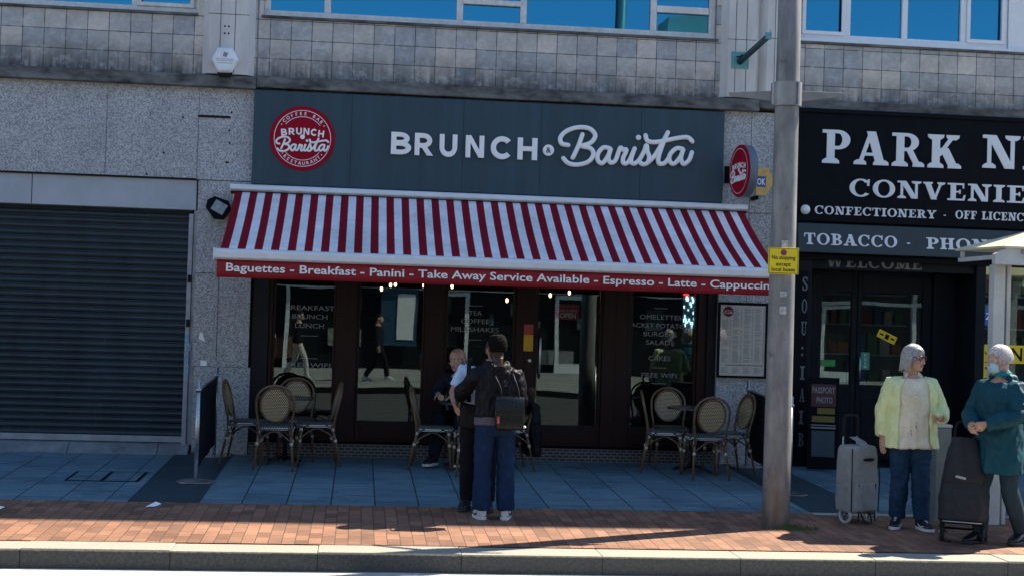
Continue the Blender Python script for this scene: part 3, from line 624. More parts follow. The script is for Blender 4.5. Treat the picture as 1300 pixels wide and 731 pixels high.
# interior of the shop: shelves with mixed goods seen dimly through the glass
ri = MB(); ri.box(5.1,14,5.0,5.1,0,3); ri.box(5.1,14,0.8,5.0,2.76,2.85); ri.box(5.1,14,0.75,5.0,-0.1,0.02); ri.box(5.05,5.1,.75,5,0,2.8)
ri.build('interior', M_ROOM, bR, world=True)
shelf = MB()
for zz in (0.5,0.9,1.3,1.7,2.1): shelf.box(7.6,12.3,0.45,0.8,zz-0.02,zz); shelf.box(5.5,7.3,2.0,2.35,zz-.02,zz)
shelf.build('shelving', M_LINTEL, bR, world=True)
gm = []
for nm, c in (('red_goods',(0.25,0.03,0.02)),('blue_goods',(0.03,0.10,0.25)),('pale_goods',(0.4,0.38,0.33)),('green_goods',(0.04,0.16,0.06)),('orange_goods',(0.4,0.14,0.02))): gm.append((nm, MB(), M(nm, c, 0.5, var=0.2)))
for zz in (0.5,0.9,1.3,1.7,2.1):
    for xa, xb, ya in ((7.62,10.5,0.48),(5.55,7.25,2.05)):
        x = xa
        while x < xb:
            wd = random.uniform(0.06,0.16); hh = random.uniform(0.12,0.3); random.choice(gm)[1].box(x, x+wd, ya, ya+0.15, zz+0.001, zz+hh); x += wd+random.uniform(0.005,0.05)
for nm, mb, m_ in gm: o = mb.build('shelf_goods', m_, bR, world=True); o['kind'] = 'stuff'

# --- across the road (seen in the shop window reflections)
M_OPP = M('buff_render', (0.42,0.38,0.33), 0.8, var=.15, scale=1.0); M_OPPD = M('dark_shopfront', (0.010,0.014,0.016), 0.5, spec=.1); M_OPPW = M('pale_frame', (0.72,0.76,0.76), .5)
bO = thing('opposite_building', 'long pale building across the road with shop doors below a canopy', 'building', (0,-27,0))
o_ = MB(); o_.box(-40,45,-27.6,-27,3.0,9.6); o_.box(-40,45,-27.9,-26.6,9.6,10.0); o_.box(9.5,13,-29.5,-28.05,9.6,11.4); o_.box(-40,45,-36,-35.5,-.2,9.6); o_.box(-40,45,-36,-27.61,9.5,9.59); o_.build('wall', M_OPP, bO, world=True)
MB().box(-40,45,-27.5,-27.3,-0.2,3.0).build('shopfront', M_OPPD, bO, world=True)
rr_ = random.Random(21)
for i in range(46):      # displays, posters and stock along the far shopfronts
    x = rr_.uniform(-14,14); z = rr_.choice((0.1,0.5,0.9,1.3,1.6)); wd_ = rr_.uniform(.12,.9); c_ = rr_.choice(((0.10,0.11,0.11),(0.05,0.08,0.10),(0.22,0.22,0.20),(0.12,0.05,0.03),(0.03,0.05,0.045)))
    MB().box(x,x+wd_,-27.29,-27.21-rr_.random()*.05,z,z+rr_.uniform(.12,.7)).build('display', bpy.data.materials.get('far_display_%.2f' % c_[0]) or M('far_display_%.2f' % c_[0], c_, .6, var=.5, scale=8), bO, world=True)
MB().box(-40,45,-27,-26.75,2.9,3.10).build('canopy', M_OPPW, bO, bevel=.02, world=True)
f_ = MB()
for x in range(-38,44,4): f_.box(x,x+0.12,-27.3,-27.15,-0.17,2.9)
f_.box(-40,45,-27.3,-27.14,2.3,2.42); f_.build('frame', M_OPPW, bO, world=True)
for x in (2.5, 5.6, 8.2, 15, -9):
    d = MB(); d.box(x,x+1.1,-27.28,-27.2,-0.17,0.12); d.box(x,x+.12,-27.28,-27.2,.12,2.15); d.box(x+.98,x+1.1,-27.28,-27.2,.12,2.15); d.box(x,x+1.1,-27.28,-27.2,2.15,2.27); d.build('door', M_OPPW, bO, world=True)
for x in range(-37,42,5):
    for z0 in (4.2,7.3): 
        d = MB(); d.box(x,x+2.6,-27.02,-26.95,z0,z0+1.7); d.build('window', M_OPPD, bO, world=True)
pf = MB().box(0.45,1.6,-27.13,-27.08,0.55,2.3).build('poster_case', M('blue_poster_case',(0.02,0.07,0.12),.5), bO, world=True); MB().box(0.95,1.5,-27.07,-27.05,0.75,2.15).build('poster', M_PAPER, pf, world=True)
# ------------------------------------------------------------------ cafe fascia sign, awning, signs on the wall
fs = thing('fascia_sign', 'wide slate grey cafe fascia board with white raised lettering and red roundel', 'shop sign', (1.46,-0.05,3.09))
b = MB(); b.box(-1.266,4.192,-0.08,0.045,3.06,4.132); b.build('board', M_FASCIA, fs, bevel=0.008, world=True)
b = MB()
for xs_ in (-0.16, 1.12, 2.02, 3.2): b.box(xs_-0.0015, xs_+0.0015, -0.0815, -0.07, 3.07, 4.12)
b.build('board_seam', M_BLACKP, fs, world=True)
for ch, xa, xb in zip('BRUNCH', (0.295,0.565,0.850,1.150,1.440,1.750), (0.525,0.768,1.052,1.362,1.675,1.978)):
    zz = 3.462
    sans_letter(ch, xa, xb, zz, zz+0.254, -0.083, 0.045).build('letter', M_WHITE, fs, world=True)
am = thing_ = MB().cyl((2.109,-0.083,3.585),(2.109,-0.125,3.585),0.064,28).build('ampersand_disc', M_WHITE, fs, True, world=True); am.data.set_sharp_from_angle(angle=R(40))
text('&', 'ampersand', M_FASCIA, 2.109, 'c', 3.553, 3.617, -0.1265, am, bold=0.02)
sw = script_word(2.245, 3.80, 3.432, -0.083, 0.0275, 0.05, 6, 10).build('script_lettering', M_WHITE, fs, True, world=True)
def roundel(parent, cx, cz, r, y, detail=True, world=True, mat4=None):
    k = r/0.367
    parts = []
    d = MB().tube([(cx,y,cz),(cx,y-0.012*k,cz)],[r,r],48); o = d.build('roundel', M_RED, parent, world=world); parts.append(o); yy = y-0.0135*k
    def ring(rad, wd, a0=0, a1=360, n=72):
        m = MB(); P = []
        for i in range(n+1):
            a = R(a0+(a1-a0)*i/n); P.append(((cx+(rad-wd)*math.cos(a), yy, cz+(rad-wd)*math.sin(a)), (cx+(rad+wd)*math.cos(a), yy, cz+(rad+wd)*math.sin(a))))
        m.loft([list(p) for p in P], False, False, closed=False); parts.append(m.build('roundel_ring', M_WHITE, o, world=world))
    ring(0.318*k, 0.0032*k)
    if detail:
        ring(0.247*k, 0.003*k, 38, 142, 30); ring(0.247*k, 0.003*k, 218, 322, 30)
        def arc_text(s, rad, a_mid, step, h, flip):
            n = len(s)
            for i, ch in enumerate(s):
                a = a_mid+(i-(n-1)/2)*step*(1 if flip else -1)
                if ch == ' ': continue
                rr = rad
                px, pz = cx+rr*math.cos(R(a)), cz+rr*math.sin(R(a)); rot = (a-90) if not flip else (a+90)
                mt = Matrix.Translation((px,0,pz)) @ Matrix.Rotation(R(-rot),4,'Y') @ Matrix.Translation((-px,0,-pz))
                if ch == '*':
                    q = MB().tube([(px,yy+.001,pz),(px,yy-.0006,pz)],[0.007*k,0.007*k],8); parts.append(q.build('roundel_dot', M_WHITE, o, world=world)); continue
                parts.append(text(ch, 'roundel_lettering', M_WHITE, px, 'c', pz-h/2, pz+h/2, yy, o, bold=0.01, mat4=mt, world=world))
        arc_text('*COFFEE BAR*', 0.283*k, 90, 10.5, 0.036*k, False); arc_text('*RESTAURANT*', 0.283*k, 270, 9.3, 0.036*k, True)
    w_ = 0.50*k
    for i, ch in enumerate('BRUNCH'):
        t_ = (i-2.5)/2.5; px = cx+t_*w_*0.5*0.83; pz = cz+0.075*k-0.02*k*t_*t_
        mt = Matrix.Translation((px,0,pz)) @ Matrix.Rotation(R(5.5*t_),4,'Y') @ Matrix.Translation((-px,0,-pz))
        parts.append(sans_letter(ch, px-.033*k, px+.033*k, pz-0.032*k, pz+0.045*k, yy, .0008, mt).build('roundel_lettering', M_WHITE, o, world=world))
    q = MB().tube([(cx,yy+.001,cz+0.018*k),(cx,yy-.0007*k,cz+0.018*k)],[0.027*k]*2,18); parts.append(q.build('roundel_dot', M_WHITE, o, world=world))
    parts.append(script_word(cx-0.292*k, cx+0.292*k, cz-0.155*k, yy, 0.0125*k, 0.01*k, 4, 6).build('roundel_script', M_WHITE, o, True, world=world))
    return o, parts
roundel(fs, -0.709, 3.598, 0.367, -0.083)

aw = thing('awning', 'red and white striped shop awning lettered with baguettes and breakfast', 'awning', (1.48,-0.1,2.95))
m_, nt, bs = new_mat('striped_canvas'); tc = N(nt,'ShaderNodeTexCoord'); sp = N(nt,'ShaderNodeSeparateXYZ'); nt.links.new(tc.outputs['Object'], sp.inputs[0])
a1 = N(nt,'ShaderNodeMath'); a1.operation='ADD'; a1.inputs[1].default_value = 1.48+1.434; nt.links.new(sp.outputs[0], a1.inputs[0])
a2 = N(nt,'ShaderNodeMath'); a2.operation='DIVIDE'; a2.inputs[1].default_value = 5.848/34.5; nt.links.new(a1.outputs[0], a2.inputs[0])
a3 = N(nt,'ShaderNodeMath'); a3.operation='FRACT'; nt.links.new(a2.outputs[0], a3.inputs[0])
a4 = N(nt,'ShaderNodeMath'); a4.operation='GREATER_THAN'; a4.inputs[1].default_value = 0.5; nt.links.new(a3.outputs[0], a4.inputs[0])
c = mix(nt, a4.outputs[0], (0.25,0.004,0.016), (0.80,0.82,0.84)); v = coords(nt)
c = mix(nt, 1.0, c, ramp(nt, noise_tex(nt, v, 2.2, 8, 0.75), [(0.28,0.66),(0.66,1.05)]), 'MULTIPLY')
nt.links.new(c, bs.inputs['Base Color']); bs.inputs['Roughness'].default_value = 0.8; bs.inputs['Specular IOR Level'].default_value = .15; bump(nt, bs, noise_tex(nt, v, 300, 2), 0.15, 0.001)
M_STRIPE = m_
M_CASS = M('white_awning_metal', (0.72,0.73,0.73), 0.4, var=0.08)
AX0, AX1 = -1.434, 4.414
cs = MB()
cs.loft([[(x,-0.03,2.965),(x,-0.20,2.965),(x,-0.235,2.985),(x,-0.235,3.02),(x,-0.20,3.042),(x,-0.03,3.05)] for x in (-1.49,4.455)])
cs.build('cassette', M_CASS, aw, bevel=0.006, world=True)
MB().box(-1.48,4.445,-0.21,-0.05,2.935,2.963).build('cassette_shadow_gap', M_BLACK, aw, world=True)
fb = MB(); NX, NYY = 140, 14; vs = []; fc = []
for i in range(NX+1):
    for j in range(NYY+1):
        t = j/NYY; x = AX0+(AX1-AX0)*i/NX
        sag = -0.035*math.sin(math.pi*t)*(0.7+0.3*math.cos(4*math.pi*(i/NX)))+0.003*math.sin(i*1.3)*math.sin(math.pi*t)
        vs.append((x, -0.19-1.43*t, 2.965-0.705*t+sag+0.010*math.sin(math.pi*t)*noise.noise(Vector((x*2.2,t*.9,5)))+0.004*math.sin(math.pi*t)*noise.noise(Vector((x*7,t*1.5,1)))))
for i in range(NX):
    for j in range(NYY): a = i*(NYY+1)+j; fc.append((a, a+1, a+NYY+2, a+NYY+1))
fb.add(vs, fc); fo = fb.build('canvas', M_STRIPE, aw, True, world=True); so = fo.modifiers.new('thickness','SOLIDIFY'); so.thickness = 0.004
hem = MB(); hem.box(1.428,1.445,-0.9,-0.2,2.40,2.41)
bar = MB(); bar.loft([[(x,-1.60,2.145),(x,-1.69,2.145),(x,-1.715,2.165),(x,-1.715,2.225),(x,-1.69,2.25),(x,-1.62,2.262),(x,-1.60,2.24)] for x in (-1.485,4.455)])
bar.build('front_bar', M_CASS, aw, bevel=0.005, world=True)
ec = MB()
for x in (-1.49, 4.456): ec.box(x-0.006,x+0.006,-1.72,-1.595,2.138,2.268)
ec.build('end_cap', M_PVC, aw, bevel=0.004, world=True)
va = MB(); vs = []; fc = []; NV = 120
for i in range(NV+1):
    x = -1.462+5.89*i/NV; wv = 0.012*math.sin(i*0.33+1.5*math.sin(i*.07))+0.006*math.sin(i*0.9+1)+0.006*noise.noise(Vector((i*.21,0,0)))
    for j, zz in enumerate((2.15,2.09,2.03,1.966)): vs.append((x, -1.662+wv*j/3, zz))
for i in range(NV):
    for j in range(3): a = i*4+j; fc.append((a,a+1,a+5,a+4))
va.add(vs, fc); vo = va.build('valance', M('red_canvas',(0.27,0.006,0.014),0.7,var=.08), aw, True, world=True); so = vo.modifiers.new('thickness','SOLIDIFY'); so.thickness = 0.003; so.offset = 0
text('Baguettes - Breakfast - Panini - Take Away Service Available - Espresso - Latte - Cappuccino', 'valance_lettering', M_WHITE, -1.365, 4.40, 2.030, 2.112, -1.688, vo, bold=0.016, depth=0.0)
for x in (-1.30, 1.45, 4.28):
    ar = MB(); ar.tube([(x,-0.12,2.92),(x+(-.5 if x>2 else .5),-0.85,2.55),(x,-1.6,2.2)], 0.022, 8)
    ar.build('folding_arm', M_CASS, aw, True, world=True)
br_ = MB()
for x in (-1.44,4.40): br_.box(x-0.02,x+0.02,-0.16,-0.02,2.80,2.964)
br_.build('wall_bracket', M_CASS, aw, bevel=.004, world=True)

mbd = thing('menu_board', 'tall framed white cafe menu on the granite pier beside the shopfront', 'menu', (4.49,-0.03,1.0))
f = MB(); f.box(4.195,4.80,-0.035,0.0,1.02,1.045); f.box(4.195,4.80,-0.035,0.0,1.872,1.905); f.box(4.195,4.222,-0.0345,0,1.045,1.872); f.box(4.765,4.80,-0.0345,0,1.045,1.872)
f.build('frame', M_BLACKP, mbd, bevel=0.004, world=True)
pg = MB().box(4.222,4.765,-0.02,-0.004,1.045,1.872).build('menu_sheet', M_PAPER, mbd, world=True)
ink = MB(); rr = random.Random(3)
for cxa, zt in ((4.245,1.70),(4.375,1.835),(4.51,1.835),(4.645,1.835)):
    z = zt
    while z > 1.20:
        if rr.random() < 0.9: ink.box(cxa, cxa+rr.uniform(0.05,0.085), -0.0212, -0.019, z-0.003, z); ink.box(cxa+0.096, cxa+0.108, -0.0212,-0.019, z-0.004, z)
        z -= 0.0105 if rr.random() < .88 else 0.022
for k_ in range(4):
    for q in range(5): ink.box(4.25+k_*.13, 4.25+k_*.13+rr.uniform(.05,.09), -0.0212,-0.019, 1.135-q*.014, 1.139-q*.014)
ink.build('menu_print', M_INK, pg, world=True)
MB().box(4.29,4.745,-0.0213,-0.019,1.165,1.172).build('menu_line', M_RED, pg, world=True)
roundel(pg, 4.315, 1.795, 0.062, -0.020, detail=False)
MB().box(4.2225,4.7645,-0.030,-0.028,1.0455,1.8715).build('cover_glass', M_CLEAR, mbd, world=True)

ps = thing('projecting_sign', 'round red cafe sign projecting edge-on from the pier above the awning', 'hanging sign', (4.36,-0.47,3.40), rz=R(-83))
dd = MB().tube([(0,0.02,0),(0,-0.075,0)],[0.30,0.30],48); dk = dd.build('drum', M('grey_drum_paint',(0.10,0.14,0.18),.35), ps, True); dk.data.set_sharp_from_angle(angle=R(40))
MB().tube([(0,-0.0755,0),(0,-0.082,0)],[0.303,0.303],48).build('face_rim', M_RED, ps)
roundel(ps, 0, 0, 0.296, -0.082, detail=False, world=False)
br2 = MB(); br2.box(-0.47,-0.26,-0.02,0.02,-0.035,0.035); br2.box(-0.475,-0.455,-0.08,0.08,-0.10,0.10); br2.build('wall_bracket', M_BLACKP, ps, bevel=.004)
hx = thing('small_sign', 'small yellow pointed sign with blue panel behind the round cafe sign', 'sign', (4.64,-0.22,3.31))
pv = MB(); pv.prism([(-0.10,-0.155),(0.03,-0.155),(0.115,0.0),(0.05,0.165),(-0.10,0.165)], -0.02, 0.02); pv.build('sign_plate', M('faded_yellow',(0.62,0.40,0.12),.5,var=.2,scale=12), hx, bevel=.003)
bp = MB().box(-0.09,0.02,-0.024,-0.019,-0.06,0.065).build('blue_panel', M('blue_notice2',(0.02,0.10,0.28),.5), hx)
text('OK','lettering',M_WHITE,-0.085,0.012,-0.035,0.04,-0.0255,bp,bold=.02,world=False)
MB().box(-.09,-.05,0.02,0.22,-0.2,-.16).build('bracket', M_BLACKP, hx)

al = thing('alarm_box', 'silver six-sided burglar alarm box on the left stone pier', 'alarm', (-1.60,-0.09,4.44))
hexp = [(-0.155,0.0),(-0.085,0.135),(0.085,0.135),(0.155,0.0),(0.07,-0.145),(-0.07,-0.145)]
m = MB(); m.loft([[(x,0.0,z) for x,z in hexp],[(x,-0.06,z) for x,z in hexp],[(x*.84,-0.085,z*.86+.004) for x,z in hexp]]); m.build('cover', M('silver_grey',(0.74,0.77,0.80),.35,var=.15), al, bevel=0.006)
m = MB(); m.prism([(-0.085,-0.138),(0.085,-0.138),(0.06,-0.19),(-0.06,-0.19)], -0.055, 0.0); m.build('base', M_BLACK, al, bevel=.004)
m = MB(); m.obox((0.005,-0.0875,0.055),(0.045,0.006,0.05),Matrix.Rotation(R(20),3,'Y'))
for zz, w_ in ((0.005,0.2),(-0.014,0.19),(-0.04,0.17)):
    m.box(-w_/2,w_/2,-0.0875,-0.082,zz-0.003,zz+0.002)
m.build('print', M_INK, al)
fl = thing('floodlight', 'small dark floodlight tilted on the granite beside the awning end', 'floodlight', (-1.625,-0.0,2.765))
rot = Matrix.Rotation(R(28),3,'Y') @ Matrix.Rotation(R(-14),3,'X')
pts = [(-0.15,0.02),(-0.10,0.10),(0.06,0.13),(0.14,0.06),(0.12,-0.08),(0.02,-0.13),(-0.12,-0.06)]
m = MB(); m.loft([[tuple(Vector((0.0,-0.09,0))+rot@Vector((x*s,yy,z*s))) for x,z in pts] for s,yy in ((0.7,0.06),(1.0,0.0),(1.0,-0.035))]); m.build('housing', M_BLACKP, fl, bevel=.004)
m = MB(); m.obox(Vector((0.01,-0.09,0))+rot@Vector((0,-0.038,0.005)),(0.15,0.01,0.13),rot); m.build('lens', M('lamp_glass',(0.26,0.29,0.28),.12,var=.4,scale=25), fl, bevel=.003)
m = MB(); m.box(-0.03,0.03,-0.06,0.0,-0.02,0.02); m.build('wall_bracket', M_BLACKP, fl)

# ------------------------------------------------------------------ convenience shop signs
sg = thing('fascia_sign', 'large black convenience store sign with white serif capitals', 'shop sign', (8,-0.08,2.9))
m = MB(); m.box(5.075,13.5,-0.14,-0.002,2.885,4.185); m.build('board', M_BLACKP, sg, bevel=.008, world=True)
m = MB(); m.box(5.055,13.52,-0.165,-0.0,4.165,4.215); m.box(5.052,5.088,-0.166,0,2.87,4.166); m.build('board_frame', M_BLACKP, sg, bevel=.005, world=True)
S_W = M('white_serif_lettering', (0.66,0.70,0.74), .45, var=.03)
o = serif_word('PARK', 5.355, 3.575, 0.395, -0.142, 0.012, x1=7.055)[0].build('lettering', S_W, sg, world=True)
serif_word('NEWS', 7.325, 3.60, 0.395, -0.142, 0.012, x1=9.25)[0].build('lettering', S_W, sg, world=True)
serif_word('CONVENIENCE', 5.70, 3.197, 0.205, -0.142, 0.012, x1=8.72)[0].build('lettering', S_W, sg, world=True)
serif_word('CONFECTIONERY', 5.285, 2.972, 0.096, -0.142, 0.010, x1=6.77)[0].build('lettering', S_W, sg, world=True)
serif_word('-', 6.86, 2.975, 0.096, -0.142, 0.010)[0].build('lettering', S_W, sg, world=True)
serif_word('OFF LICENCE', 7.01, 2.982, 0.096, -0.142, 0.010, x1=7.95)[0].build('lettering', S_W, sg, world=True)
MB().ell((5.165,-0.17,3.015),(0.058,0.05,0.058)).build('sign_lamp', M_PVC, sg, True, world=True)
bb = thing('blind_box', 'dark blue grey tobacco and phone lettered panel below the black shop sign', 'shop sign', (8,-0.1,2.5))
m = MB(); m.loft([[(x,0.0,2.50),(x,-0.20,2.515),(x,-0.155,2.86),(x,0.0,2.878)] for x in (5.085,13.5)]); m.build('panel', M('blue_grey_panel',(0.008,0.022,0.032),.4,var=.2), bb, bevel=.008, world=True)
tl = Matrix.Translation((0,-0.178,2.68)) @ Matrix.Rotation(R(-7.4),4,'X') @ Matrix.Translation((0,0.178,-2.68))
for wd, xa, xb in (('TOBACCO',5.155,6.285),('-',6.40,None),('PHONE',6.645,7.56),):
    q = serif_word(wd, xa, 2.607, 0.135, -0.180, 0.006, x1=xb)[0]; q.v = [tuple(tl @ Vector(p)) for p in q.v]; q.build('lettering', S_W, bb, world=True)
MB().box(5.10,13.4,-0.10,-0.0,2.44,2.497).build('panel_underside', M_BLACKP, bb, world=True)
# vertical lettering on the pier
vl = thing('vertical_sign', 'narrow vertical strip of white letters on the dark pier behind the lamp post', 'sign', (5.18,-0.07,1.2))
MB().box(5.085,5.255,-0.072,-0.0605,0.05,2.30).build('backing', M_BLACKP, vl, world=True)
for i, ch in enumerate('SOU:IAID'):
    if ch == 'D': ch = 'B'
    w_, ps_ = SERIF[ch if ch in SERIF else 'I']; q = MB()
    for j_, pp_ in enumerate(ps_): q.prism([(5.185+a*0.065/max(w_,.5), 2.07-i*0.262+b_*0.16) for a, b_ in pp_], -0.0745-0.0004*j_, -0.071)
    q.build('lettering', M('dim_grey_lettering',(0.13,0.14,0.15),.6), vl, world=True)

# ------------------------------------------------------------------ lamp post and the things on it
M_POLE = M('weathered_pole_paint', (0.20,0.197,0.19), 0.5, metal=0.0, var=0.45, scale=2.6, stretch=(3,3,0.8), bmp=0.12, dirt=((0.075,0.06,0.045),7.0,0.585,0.75))
PX, PY, PZ = 3.712, -4.10, gz(-4.10)
lp = thing('lamp_post', 'thick weathered grey steel lamp post standing in the brick paving', 'lamp post', (PX,PY,PZ))
m = MB(); m.tube([(0,0,-0.1),(0,0,0.62),(0,0,1.6),(0,0,3.7),(0,0,8.2)],[0.121,0.119,0.116,0.106,0.085],32); m.build('pole', M_POLE, lp, True)
m = MB(); m.tube([(0,0,3.715),(0,0,3.925)],[0.128,0.128],32); q = m.build('collar', M('collar_metal',(0.27,0.27,0.26),.45,metal=.3,var=.2), lp, True); q.data.set_sharp_from_angle(angle=R(40))
m = MB(); m.box(-0.145,-0.118,-0.02,0.02,3.725,3.92); m.box(0.055,0.075,-0.135,-0.11,3.72,3.922); m.build('collar_bolt', M_STEEL, lp, bevel=.004)
for sx in (1,-1):
    m = MB(); r_ = []
    for t in (0.11, 0.3, 0.53):
        hh = 0.095*(1-(t-.11)/.42*.65); r_.append([(sx*t, -0.014, 3.86),(sx*t,-0.014,3.86-hh),(sx*t,0.014,3.86-hh),(sx*t,0.014,3.86)])
    m.loft(r_)
    m.v = [tuple(Matrix.Rotation(R(-30) if sx < 0 else 0, 3, 'Z') @ Vector(p)) for p in m.v]
    m.build('bracket_arm', M('dull_arm_metal',(0.22,0.22,0.21),.6,var=.2) if sx > 0 else bpy.data.materials['dull_arm_metal'], lp, bevel=.004)
m = MB(); m.tube([(0,0,8.15),(0.05,-0.25,8.45),(0.1,-1.0,8.6)],[0.05,0.045,0.04],12); m.build('lamp_arm', M_POLE, lp, True)
m = MB(); m.ell((0.12,-1.25,8.58),(0.14,0.33,0.07)); m.build('lamp_head', M_POLE, lp, True)
m = MB()
for zz, h_ in ((2.47,0.10),(1.91,0.07),(2.05,.05)):
    m.obox((-0.02,-0.117,zz),(0.06,0.003,h_))
m.build('sticker', M('worn_white_sticker',(0.42,0.42,0.42),.6,var=.5,scale=40), lp)
m = MB(); m.tube([(0.126,0.03,0.02),(0.126,0.03,1.05)],0.012,8); m.build('cable_conduit', M_STEEL, lp, True)
ts = thing('traffic_sign', 'yellow no stopping except local buses plate strapped to the lamp post', 'traffic sign', (3.675,-4.245,2.225))
m = MB(); m.box(-0.137,0.137,-0.004,0.004,-0.115,0.115); m.build('plate', M('yellow_sign',(0.80,0.62,0.01),.4,var=.05), ts, bevel=.003)
m = MB(); m.box(-0.131,0.131,-0.0052,-0.003,-0.109,-0.105); m.box(-0.131,0.131,-0.0052,-0.003,0.105,0.109); m.box(-.131,-.127,-.0051,-.003,-.105,.105); m.box(.127,.131,-.0051,-.003,-.105,.105); m.build('border', M_BLACK, ts)
for s_, zz, hw in (('No stopping',0.012,0.105),('except',-0.045,0.066),('local buses',-0.092,0.105)): text(s_,'lettering',M_BLACK,-hw,hw,zz,zz+0.034,-0.0055,ts,bold=.015,world=False)
m = MB(); m.tube([(0,-0.0035,0.072),(0,-0.0055,0.072)],[0.028,0.028],24); m.build('symbol', M('sign_red',(0.45,0.02,0.02),.4), ts)
m = MB(); m.tube([(0,-0.0057,0.072),(0,-0.0062,0.072)],[0.017,0.017],24); m.build('symbol_centre', M('sign_blue',(0.03,0.05,0.25),.4), ts)
m = MB(); m.box(-0.06,0.06,0.004,0.03,-0.02,0.02); m.build('strap', M_STEEL, ts)
fp = thing('flagpole_holder', 'short green pole stub angled out of a turquoise plate on the stone pier', 'pole bracket', (4.35,-0.075,4.745))
M_TURQ = M('verdigris_paint',(0.10,0.30,0.30),.6,var=.3,scale=20)
m = MB(); m.box(-0.105,0.105,-0.022,0.0,-0.10,0.10); m.build('plate', M_TURQ, fp, bevel=.004)
m = MB(); m.tube([(-0.01,-0.02,-0.02),(0.03,-0.10,0.015),(0.18,-0.52,0.19)],[0.038,0.036,0.034],14); m.build('pole_stub', M('dark_green_paint',(0.014,0.04,0.042),.45,var=.3), fp, True)
m = MB(); m.obox((0.185,-0.53,0.20),(0.07,0.03,0.08)); m.box(0.205,0.215,-.535,-.525,.22,.275); m.build('end_clip', M_TURQ, fp, bevel=.004)
m = MB(); m.tube([(-0.05,-0.04,0.035),(-.02,-.06,.03),(0.02,-0.07,0.06)],0.008,6); m.build('hook', M_BLACK, fp)

# ------------------------------------------------------------------ bus shelter, bollard, street sign board
M_SHELT = M('pale_shelter_paint',(0.52,0.53,0.50),.5,var=.15,scale=4); M_ROOFC = M('cream_roof_panel',(0.66,0.60,0.40),.55,var=.12,scale=5)
shl = thing('bus_shelter', 'pale metal bus shelter with sloping cream roof at the right edge', 'bus shelter', (5.85,-3.79,gz(-3.79)))
for x0, x1, y0, y1 in ((5.79,5.90,-3.85,-3.74),(5.93,5.97,-3.82,-3.77),(9.6,9.72,-3.85,-3.74)): MB().box(x0,x1,y0,y1,gz(-3.8),2.28).build('post', M_SHELT, shl, bevel=.006, world=True)
m = MB(); m.loft([[(5.725,y,2.275),(9.9,y,2.275),(9.9,y,2.44),(5.86,y,2.44),(5.725,y,2.37)] for y in (-4.0,-3.93)]); m.build('fascia_beam', M_SHELT, shl, bevel=.005, world=True)
m = MB(); m.box(5.80,5.84,-3.928,-3.02,2.33,2.37); m.build('gutter', M_SHELT, shl, bevel=.004, world=True)
m = MB(); m.box(5.805,5.835,-3.10,-3.06,2.371,2.43); m.build('gutter_bracket', M_SHELT, shl, bevel=.003, world=True)
rf = [(5.80,-4.02,2.445),(9.9,-4.02,2.445),(9.9,-2.95,2.46),(5.80,-2.95,2.46),(6.9,-3.5,2.80),(9.9,-3.5,2.80),(5.80,-4.02,2.425),(9.9,-4.02,2.425),(9.9,-2.95,2.44),(5.80,-2.95,2.44)]
m = MB(); m.add(rf, [(0,1,5,4),(3,4,5,2),(0,4,3),(0,6,7,1),(3,9,6,0),(2,8,9,3),(6,9,8,7),(1,7,8,2,5)]); m.build('roof', M_ROOFC, shl, world=True)
MB().box(6.70,9.6,-3.07,-3.055,0.25,2.2).build('rear_panel', M_CLEAR, shl, world=True)
m = MB(); m.box(6.62,9.7,-3.1,-3.03,2.2,2.3); m.box(6.64,6.70,-3.1,-3.03,gz(-3),2.2); m.box(9.6,9.66,-3.1,-3.03,gz(-3),2.2); m.box(6.70,9.6,-3.09,-3.04,.2,.25); m.build('panel_frame', M_SHELT, shl, bevel=.004, world=True)
m = MB(); m.tube([(5.99,-4.001,2.395),(5.99,-4.012,2.395)],[0.022,0.022],16); m.build('rivet', M_INK, shl, world=True)
bo_ = thing('bollard', 'plain grey square bollard between the two women', 'bollard', (5.425,-3.60,gz(-3.6)))
m = MB(); m.box(-0.075,0.075,-0.075,0.075,-0.05,0.86); m.build('shaft', M('grey_green_metal',(0.20,0.23,0.22),.5,var=.15), bo_, bevel=.012)
m = MB(); m.box(-0.082,0.082,-0.082,0.082,0.861,0.89); m.build('cap', M_SHELT, bo_, bevel=.01)
ab = thing('pavement_sign', 'black A-board with red heading standing in the shop entrance', 'A-board', (5.40,-0.30,gz(-.3)), rz=R(-14))
for sgn in (1,-1):
    m = MB(); tilt = Matrix.Rotation(R(8*sgn),3,'X')
    def bx(cx, cz, w_, h_, y, t=0.01): m.obox(tilt @ Vector((cx, y, cz-1.08))+Vector((0,0,1.08)), (w_,t,h_), tilt)
    bx(0,0.54,0.36,1.06,0,0.03); m.build('board', M_BLACKP, ab, bevel=.004)
    if sgn == -1:
        pass
tilt = Matrix.Rotation(R(-8),3,'X')
def ab_panel(name, mt, cz, w_, h_, cx=0, off=-0.018, par=None):
    q = MB(); q.obox(tilt @ Vector((cx, off, cz-1.08))+Vector((0,0,1.08)), (w_,0.004,h_), tilt); return q.build(name, mt, par or ab)
p1_ = ab_panel('poster', M('dull_red',(0.06,0.006,0.006),.5), 0.86, 0.28, 0.26)
mt4 = Matrix.Translation((0,0,1.08)) @ tilt.to_4x4() @ Matrix.Translation((0,0,-1.08))
text('PASSPORT','lettering',M_INK,-0.13,0.13,0.885,0.955,-0.022,ab,bold=.02,world=False,mat4=mt4); text('PHOTO','lettering',M_INK,-0.08,0.10,0.77,0.84,-0.022,ab,bold=.02,world=False,mat4=mt4)
M_DY = M('dull_yellow',(0.16,0.115,0.01),.5); ab_panel('yellow_strip', M_DY, 0.68, 0.2, 0.07, .03); ab_panel('yellow_strip', M_DY, 0.585, 0.26, 0.07)
